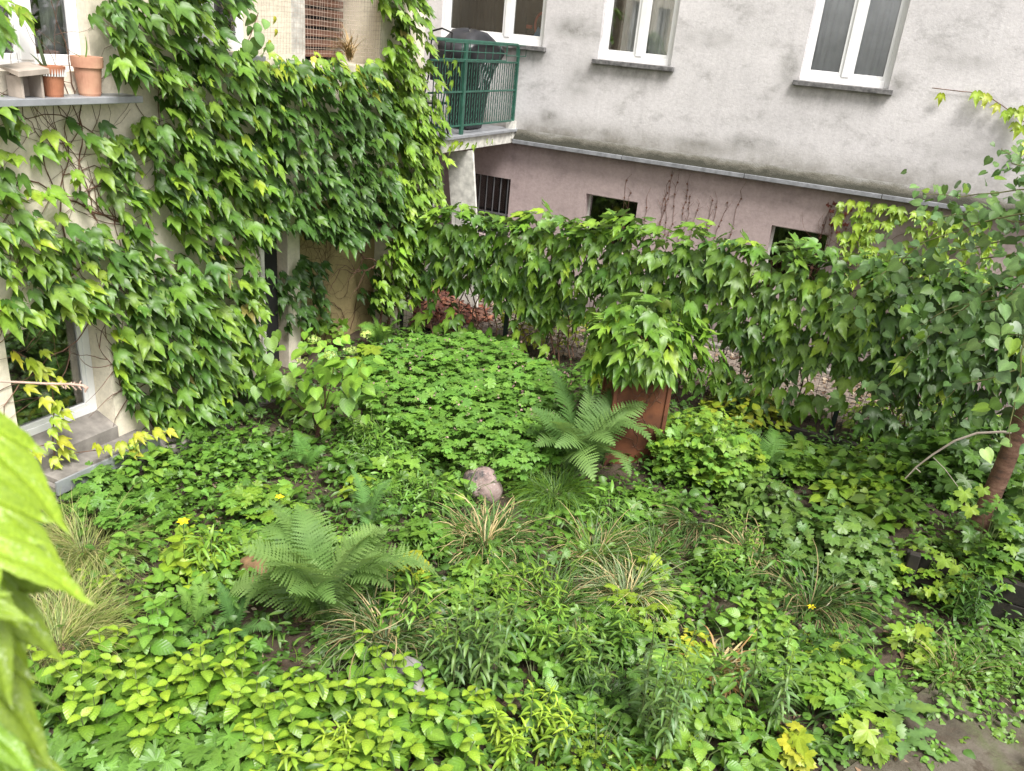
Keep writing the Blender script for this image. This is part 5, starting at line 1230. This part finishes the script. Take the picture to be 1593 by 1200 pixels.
FILL = [(560, 880, 0, 2), (660, 850, 1, 1), (690, 930, 4, 2), (800, 880, 0, 0), (640, 960, 3, 2), (780, 990, 3, 0), (830, 1050, 0, 1), (900, 1000, 3, 0), (950, 960, 4, 1), (1040, 930, 0, 2), (1050, 1060, 1, 3), (1090, 1100, 0, 1), (1150, 1080, 3, 1),
        (1160, 1160, 2, 2), (1090, 1180, 0, 3), (930, 1170, 3, 0), (880, 1110, 2, 2), (700, 1130, 0, 1), (650, 1160, 2, 2), (1220, 1040, 4, 2), (1290, 1090, 1, 2), (1330, 1060, 2, 1), (1200, 900, 3, 0), (1230, 850, 0, 0), (1060, 800, 0, 0),
        (1000, 790, 1, 1), (950, 800, 3, 1), (880, 820, 0, 1), (670, 790, 3, 1), (620, 740, 1, 2), (470, 850, 2, 1), (400, 850, 4, 2), (350, 920, 0, 1), (250, 930, 2, 2), (200, 860, 0, 1), (330, 880, 3, 2), (450, 690, 2, 0), (380, 700, 0, 1),
        (600, 690, 3, 1), (540, 740, 0, 0), (700, 770, 2, 2), (1340, 930, 0, 0), (1180, 990, 0, 2), (1000, 1010, 0, 1), (750, 900, 1, 2), (590, 930, 2, 0), (820, 960, 2, 3), (1130, 880, 4, 1)]
for (px, py, kd, hu) in FILL:
    nm, lb, key, m_, sz, hh = KINDS[kd]; hn, tn = HUE[hu]
    bushy(nm, hn + ' ' + lb + ' ' + where(px, py), gq(px, py, .1), U(.2, .32), int(U(50, 90) * (1.5 if kd in (3, 4) else 1)), key, m_, sz, tn, hh * U(.8, 1.2), stems=5)

# ================================================================== stones, edging
def stone(c, r, label, cm, seed, name='stone'):
    rs = np.random.RandomState(seed); import bmesh
    bm = bmesh.new(); bmesh.ops.create_icosphere(bm, subdivisions=4, radius=1)
    ph = rs.uniform(0, 6, 6)
    for v in bm.verts:
        p = v.co; q = 1 + .06 * math.sin(1.6 * p.x + ph[0]) * math.cos(1.5 * p.y + ph[1]) + .025 * math.sin(4.5 * p.z + ph[2] + 3 * p.x) + .02 * math.sin(11 * p.y + ph[3]) * math.sin(9 * p.x + ph[4])
        for d in ((.8, .3, .5), (-.6, -.7, .35), (.1, -.8, .6)):
            dn = Vector(d).normalized(); k_ = p.dot(dn)
            if k_ > .82: q *= .82 / k_
        v.co = Vector((p.x * q * r[0], p.y * q * r[1], p.z * q * r[2]))
    me = bpy.data.meshes.new(name); bm.to_mesh(me); bm.free(); me.materials.append(cm)
    me.polygons.foreach_set('use_smooth', np.ones(len(me.polygons), bool))
    o = link(name, me); o.location = c; tag(o, label, 'stone'); return o
mm, n, b = mat('pink_granite')
c = ramp(n, noise(n, 5, 8, .75), [(.40, (.05, .048, .05)), (.5, (.24, .17, .155)), (.68, (.33, .26, .24))])
c = mix(n, c, (.42, .38, .36), ramp(n, noise(n, 35, 3), [(.6, (0, 0, 0)), (.66, (.6,) * 3)])); n.links.new(c, b.inputs['Base Color']); b.inputs['Roughness'].default_value = .75; bump(n, b, noise(n, 30), .5, .01)
x, y = gq(752, 768); s1 = stone((x, y - .05, .13), (.24, .2, .21), 'pinkish granite boulder in the middle of the bed', mm, 3)
x, y = gq(790, 748); stone((x, y + .1, .08), (.13, .1, .14), 'small brown stone right of the pinkish boulder', simple('brown_stone', (.24, .14, .085), .85, 0, .3, 7, .6), 5)
x, y = gq(622, 1075); stone((x, y, .11), (.27, .2, .15), 'flat grey stone behind the front nettle like plants', simple('grey_stone', (.24, .225, .22), .85, 0, .3, 6, .7), 9)
x, y = gq(400, 910); stone((x, y, .10), (.2, .17, .18), 'brown stone half hidden by the largest fern', simple('tan_stone', (.27, .16, .08), .85, 0, .3, 6, .7), 12)
x, y = gq(797, 1170); stone((x, y, .03), (.12, .09, .07), 'small pale stone among the lime topped shoots', simple('pale_stone', (.33, .28, .25), .85, 0, .25, 6, .7), 15)
x, y = gq(775, 1055); stone((x, y, .03), (.12, .08, .07), 'small reddish stone behind the low dark aster', simple('red_stone', (.28, .2, .17), .85, 0, .25, 6, .7), 18)
ED = empty('wooden_edging', (1.5, 7.85, 0), 'dark wet wooden bed edging under the leaning tree', 'edging')
for i, z in enumerate((0, .215)):
    MB().box((.78, 7.80 + .01 * i, z), (4.2, 7.87 + .01 * i, z + .208)).build('plank', M_plank, ED, bevel=.008)
MB().box((.80, 7.72, -.05), (.90, 7.798, .46)).build('post', M_plank, ED, bevel=.01)
k = MB().add([(.79, 7.88, .36), (5, 7.88, .36), (5, 10.6, .40), (.79, 10.6, .30), (.1, 7.9, -.03), (.1, 10.6, -.03)], [(0, 1, 2, 3), (4, 0, 3, 5)]); rb = k.build('raised_soil', bpy.data.materials['garden_soil'], None, 'structure')
MB().box((-1.3, 10.7, -.1), (4.6, 10.78, .16)).build('fence_board', M_plank, FN, bevel=.005)

# ================================================================== leaning tree, right
TR = empty('leaning_tree', (1.45, 8.4, .36), 'leaning young tree with reddish trunk at the right edge', 'tree')
mm, n, b = mat('reddish_bark')
c = ramp(n, noise(n, 4, 8, .8, 'Object', (1, 1, 3)), [(.35, (.035, .02, .014)), (.5, (.12, .058, .036)), (.68, (.22, .13, .09))]); c = mix(n, c, (.10, .12, .06), ramp(n, noise(n, 2.3, 6, .7), [(.55, (0,) * 3), (.65, (.6,) * 3)])); n.links.new(c, b.inputs['Base Color']); b.inputs['Roughness'].default_value = .85; bump(n, b, noise(n, 18, 8, .7, 'Object', (1, 1, 3)), .8, .015)
b0 = hit(1503, 885, 1, 8.4); pts = [b0 + [-.05, 0, -.12], b0 + [.0, 0, .05], hit(1530, 800, 1, 8.45), hit(1560, 730, 1, 8.5), hit(1590, 655, 1, 8.5), hit(1625, 560, 1, 8.5), hit(1660, 440, 1, 8.6), hit(1700, 300, 1, 8.7), hit(1730, 100, 1, 8.8)]
MB().tube(pts, [.115, .095, .088, .085, .08, .075, .07, .06, .05], 14).build('trunk', mm, TR, smooth=True)
TP = np.array([tuple(p) for p in pts])
BR = [([(1690, 300), (1600, 295), (1500, 305), (1435, 302)], 9.6, 1.0), ([(1690, 310), (1580, 330), (1440, 375), (1350, 440), (1290, 485)], 9.3, 1.3), ([(1660, 420), (1560, 430), (1470, 500), (1400, 560), (1325, 650)], 9.0, 1.1),
      ([(1640, 470), (1595, 500), (1580, 600), (1572, 700)], 7.6, 1.15), ([(1650, 380), (1540, 400), (1440, 430), (1370, 470)], 9.9, 1.0), ([(1660, 350), (1560, 340), (1490, 330), (1420, 350)], 9.4, 1.0),
      ([(1640, 470), (1560, 460), (1480, 480), (1420, 510)], 8.8, 1.), ([(1600, 360), (1500, 390), (1400, 400), (1330, 420)], 9.8, .9), ([(1640, 520), (1560, 520), (1490, 540)], 8.8, 1.0), ([(1650, 260), (1575, 255), (1560, 230)], 9.6, .8), ([(1640, 560), (1570, 580), (1500, 600), (1440, 640)], 9.3, 1.), ([(1640, 420), (1590, 440), (1540, 490)], 8.5, 1.2)]
L = Leaves('heart', M_soft)
TT = [G_BLUE * 1.0, np.array([.11, .21, .065]), np.array([.155, .26, .08])]
for bi_, (pp, yy, sc) in enumerate(BR):
    P3 = np.array([hit(a, b_, 1, yy + .12 * i) for i, (a, b_) in enumerate(pp)])
    kz = int(np.argmin(np.abs(TP[:, 2] - (P3[0][2] - .25)))); P3 = np.vstack([TP[kz], P3])
    tt = np.linspace(0, 1, 14); seg = np.linspace(0, 1, len(P3)); Q = np.column_stack([np.interp(tt, seg, P3[:, j]) for j in range(3)]) + rng.normal(0, .015, (14, 3))
    MB().tube([tuple(pts[5])] * 0 + [tuple(q) for q in Q], list(np.linspace(.013, .003, 14)), 5, False).build('branch', M_twig, TR)
    nl = int(46 * np.linalg.norm(P3[0] - P3[-1]) ** .6)
    for i in range(nl):
        u = U(.12, 1); q = np.array([np.interp(u, tt, Q[:, j]) for j in range(3)]); o_ = rng.normal(0, .17, 3) * np.array([1, .9, .8])
        L.add(q + o_, (rng.normal(0, .6), rng.normal(-.3, .5), U(-1, .1)), (rng.normal(0, .5), rng.normal(-.6, .4), U(.3, 1)), U(.07, .125) * sc, tint(*TT) if rng.rand() > .08 else tint(G_BRI))
for q in range(16):        # limbs on the far side and the top of the crown
    kz = rng.randint(5, 9); p0 = TP[kz]; a = U(-1.3, 1.9); ln = U(.8, 1.6); e = p0 + np.array([math.cos(a) * ln, math.sin(a) * ln, U(.2, .9)])
    mid = (p0 + e) / 2 + rng.normal(0, .1, 3); MB().tube([p0, mid, e], [.018, .011, .004], 5, False).build('branch', M_twig, TR)
    for _ in range(34):
        u = U(.25, 1.05); c_ = p0 + (e - p0) * u + rng.normal(0, .2, 3); L.add(c_, (rng.normal(0, .6), rng.normal(-.3, .5), U(-1, .1)), (rng.normal(0, .5), rng.normal(-.4, .4), U(.3, 1)), U(.08, .14), tint(*TT))
L.emit(TR)
gb = empty('bare_branch', tuple(hit(1410, 745, 1, 8.6)), 'curved bare grey branch reaching left from the leaning trunk', 'branch')
k = MB(); k.tube([hit(a, b_, 1, 8.45) for a, b_ in [(1408, 745), (1425, 727), (1450, 708), (1485, 686), (1520, 674), (1560, 672), (1592, 676)]], [.006, .008, .01, .011, .012, .013, .014], 6); k.tube([hit(a, b_, 1, 8.45) for a, b_ in [(1424, 728), (1432, 735)]], .006, 5)
k.tube([hit(a, b_, 1, 8.45) for a, b_ in [(1452, 712), (1470, 730), (1490, 757)]], .004, 5); k.build('twig', M_wood, gb)
fc = empty('shade_creeper', (1.2, 8.2, .4), 'lime leaves dangling on a thin twig over the wooden edging', 'plant'); L = Leaves('maple', M_soft)
for (a, b_) in [(1478, 905), (1498, 925), (1505, 890), (1520, 905), (1488, 880), (1470, 870), (1530, 760), (1500, 765), (1485, 780), (1510, 790)]:
    L.add(hit(a, b_, 1, 7.75), (U(-.4, .4), -.5, -1), (0, -1, .8), U(.08, .12), tint(G_BRI, G_LIME))
MB().tube([hit(a, b_, 1, 7.75) for a, b_ in [(1480, 860), (1490, 890), (1500, 915), (1520, 930)]], .003, 4).build('stem', M_stem, fc); L.emit(fc)

# ================================================================== foreground leaves close to the window
FG = empty('window_ivy', tuple(EYE + unit(ROT @ np.array([-820, -350, -F])) * 1.15), 'large yellow green ivy leaves close up at the left edge', 'ivy')
def bigleaf():
    """close-up lobed leaf with finer mesh"""
    half = [(0, .07), (.05, -.02), (.12, -.05), (.2, -.03), (.27, -.01), (.33, .05), (.37, .09), (.43, .14), (.45, .22), (.485, .28), (.5, .36), (.55, .42), (.56, .5), (.61, .62), (.53, .58), (.47, .56), (.42, .55), (.36, .54), (.31, .51), (.295, .57), (.29, .64), (.25, .7), (.235, .77), (.19, .83), (.17, .89), (.12, .93), (.08, 1.02), (.04, 1.08), (0, 1.2)]
    o = mirror(half); ex = [(x, y) for x in np.arange(-.5, .51, .06) for y in np.arange(0, 1.1, .06) if inpoly([(x, y)], o)[0] and abs(x) > .03]
    ribs = [[(0, .07 + .1 * i) for i in range(11)], [(.0 + .05 * i, .07 + .045 * i) for i in range(11)], [(-.05 * i, .07 + .045 * i) for i in range(11)]]
    ribs[1] = [(.055 * i, .07 + .05 * i) for i in range(10)]; ribs[2] = [(-.055 * i, .07 + .05 * i) for i in range(10)]
    return cdt_leaf(o, ribs, ex, lambda x, y, d: .45 * min(d, .12) + .02 * math.sin(14 * x + 9 * y) - .28 * (x * x + .7 * y * y), ribgain=1.25)
PR['bigivy'] = [bigleaf()]
M_big = leafmat('big_ivy_leaf', .36, .25, .5, mott=45)
FGL = [(-60, 760, 130, 905, 1.0, G_LIME * 1.1, 1.15), (-70, 640, 115, 800, .95, G_LIME * 1.2, 1.2), (-90, 820, 148, 905, .9, G_LIME * 1.25, 1.1), (-60, 880, 100, 1010, .9, G_LIME * .8, 1.2), (-80, 990, 95, 1160, .95, G_LIME * .7, 1.15), (-60, 820, 40, 1060, .8, G_LIME * .9, 1.2),
       (-60, 1090, 60, 1200, 1., G_BRI * 1.3, 1.15), (-80, 700, 50, 760, .9, G_LIME * .9, 1.25), (-50, 900, 25, 1080, .9, G_LIME * .8, 1.1), (-20, 1150, 50, 1260, 1., G_BRI * 1.2, 1.2), (-70, 960, 60, 900, .8, G_BRI, 1.3), (-90, -60, 45, 50, .8, G_MID * 1.2, 2.2), (-70, -20, 15, 60, .6, G_MID * 1.2, 2.3), (-75, 690, 60, 720, .8, G_BRI * 1.2, 1.35), (-70, 780, 70, 830, .8, G_BRI * 1.1, 1.4), (-60, 1040, 80, 1080, .8, G_BRI, 1.35), (-60, 1130, 95, 1190, .8, G_LIME, 1.3), (-60, 930, 45, 960, .8, G_LIME, 1.05), (-60, 850, 70, 870, .8, G_BRI * 1.2, 1.3)]
for (a0_, b0_, a1_, b1_, wq, tn, dist) in FGL:
    def pt(a, b_, D): return EYE + unit(ROT @ np.array([a - CX, CY - b_, -F])) * D * 1.0
    p0, p1 = pt(a0_, b0_, dist), pt(a1_, b1_, dist * .97); d = p1 - p0; s = np.linalg.norm(d) / 1.12
    vw = -unit(ROT @ np.array([a0_ - CX, CY - b0_, -F]))
    A = frame(p0, d, vw * .38 + np.array([rng.normal(.1, .25), rng.normal(-.1, .25), 1.0]), s); A[:3, 0] *= .52; A[:3, 3] -= np.array(FG.location)
    mb_ = pmesh('bigivy', 0, M_big); mb_.polygons.foreach_set('use_smooth', np.ones(len(mb_.polygons), bool))
    o = bpy.data.objects.new('leaf', mb_); COL.objects.link(o); o.parent = FG; o.matrix_basis = Matrix(A.tolist()); o.color = (*(tn * 1.0), 1)
k = MB()
for (a0_, b0_, a1_, b1_, wq, tn, dist) in FGL[:11]:
    k.tube([EYE + unit(ROT @ np.array([a0_ - CX, CY - b0_, -F])) * dist, EYE + unit(ROT @ np.array([-140 - CX, CY - b0_ - 40, -F])) * dist * 1.02], .0022, 5)
k.build('petiole', M_stem, FG)
dt = empty('dry_twig', tuple(EYE + unit(ROT @ np.array([-700, 0, -F])) * 3.2), 'thin dry pinkish twig with curled withered tip crossing the left edge', 'twig')
k = MB(); PT = lambda a, b_, D=3.2: EYE + unit(ROT @ np.array([a - CX, CY - b_, -F])) * D
k.tube([PT(-30, 592), (PT(30, 595)), PT(70, 597), PT(110, 598), PT(128, 600), PT(135, 604), PT(132, 611)], [.0035, .0035, .004, .004, .005, .008, .003], 6)
for q in range(16): a = U(70, 128); k.tube([PT(a, 599), PT(a + U(-4, 10), 599 + U(-7, 9))], .0018, 3)
k.build('twig_stem', simple('pink_twig', (.55, .38, .30), .8, 0, .2, 20, .3), dt)

# ================================================================== ground cover: nobody could count it
CPx = [tuple(p) for p in CP]
def cover(name, label, key, n_, size, tints, h=(.02, .12), regions=None, m=M_soft, avoid=None):
    pts = np.column_stack([rng.uniform(-7.0, 3.2, n_ * 3), rng.uniform(1.8, 10.9, n_ * 3)])
    q = proj(np.column_stack([pts, np.zeros(len(pts))])); ok = (q[:, 0] > -80) & (q[:, 0] < 1760) & (q[:, 1] < 1420) & (q[:, 1] > 400)
    pts = pts[ok]; q = q[ok]
    bare = np.zeros(len(pts))
    for (a, b_, ra, rb_) in [(1500, 1150, 170, 75), (1400, 960, 80, 60), (1290, 780, 60, 22), (940, 730, 50, 30), (250, 860, 50, 45), (370, 960, 30, 25), (1410, 1040, 35, 40), (1130, 600, 60, 25), (470, 700, 40, 20), (1330, 890, 40, 20), (130, 860, 80, 60), (90, 960, 80, 50), (755, 840, 80, 30), (925, 860, 55, 30), (860, 940, 50, 35), (975, 920, 50, 35), (1110, 1030, 55, 45), (1260, 945, 70, 45), (1085, 825, 40, 30), (1165, 870, 40, 30), (600, 1010, 60, 30), (860, 775, 50, 25), (1250, 1130, 50, 40), (505, 960, 60, 40), (1330, 940, 50, 40), (1360, 1060, 40, 30), (1180, 1190, 60, 25)]:
        bare = np.maximum(bare, np.exp(-(((q[:, 0] - a) / ra) ** 2 + ((q[:, 1] - b_) / rb_) ** 2) * .9))
    bare[inpoly(q[:, :2], [(1300, 1215), (1335, 1150), (1385, 1095), (1450, 1070), (1600, 1110), (1600, 1300), (1300, 1300)])] = .97
    nz2 = .5 + .5 * np.sin(pts[:, 0] * 2.1 + 1.3 * np.sin(pts[:, 1] * 1.7)) * np.cos(pts[:, 1] * 2.7 + math.sin(len(name)))
    keep = (rng.rand(len(pts)) > bare) & (rng.rand(len(pts)) < .25 + .75 * nz2)
    pts = pts[keep]
    dens = 1 + 0 * pts[:, 0]; pts = pts[:n_]
    A = []; T = []; I = []
    patch = lambda x, y: .5 + .5 * math.sin(x * 1.7 + 2 * math.sin(y * 1.3 + len(name)))
    for x, y in pts:
        a = U(0, 6.283); hh = U(*h) * (.6 + .8 * patch(x, y)); s = size * U(.55, 1.3); k_ = patch(x * 1.9, y * 2.1)
        z = float(gz(x, y)) + hh + (.36 if (x > .8 and y > 7.88) else 0)
        A.append(frame((x, y, z), (math.cos(a), math.sin(a), U(-.3, .5)), (rng.normal(0, .4), rng.normal(-.1, .4), 1), s))
        c_ = tints[0] * (1 - k_) + tints[1] * k_; T.append(c_ * U(.75, 1.25)); I.append(rng.randint(len(PR[key])))
    o = link(name, joined(name, key, I, A, T, m), None, 'stuff'); tag(o, label, 'ground cover'); return o
cover('ground_weeds', 'mixed small leaved weeds carpeting the garden soil', 'small', 15000, .045, [G_DEEP * 1.3, G_MID * 1.05])
cover('ground_herbs', 'low ovate leaved herbs growing between the larger plants', 'ovate', 6000, .085, [G_DEEP * 1.4, G_MID], (.03, .18))
cover('ground_cranesbill', 'scattered cranesbill leaves growing between the larger plants', 'cranes', 2000, .075, [G_MID * .85, CR[0]], (.05, .2))
cover('ground_sprouts', 'narrow leaved sprouts standing between the larger plants', 'lance', 6000, .11, [G_DEEP * 1.4, G_SAGE * .85], (.03, .25))
chips(5200, lambda: U(-7, 3), lambda: U(2.2, 10.9), lambda x, y: float(gz(x, y)) + (.32 if (x > .8 and y > 7.9) else 0), TANC, 'soil_litter', 'dry leaf and twig litter on the garden soil', (.012, .045))
B = []
for _ in range(3800):
    x, y = U(-7, 2.8), U(2.2, 10.8); px_, py_, _d = proj((x, y, 0))
    if py_ > 1080 and px_ > 1300 and rng.rand() < .93: continue
    a = U(0, 6.28); e = U(.6, 1.4); B.append(((x, y, float(gz(x, y))), (math.cos(a) * math.cos(e), math.sin(a) * math.cos(e), math.sin(e)), U(.1, .3), .0035, U(.4, 2), tint(G_MID, G_BRI)))
o = blades(B, M_blade, 'loose_grass', None); tag(o, 'loose grass blades sprouting all over the garden', 'grass')
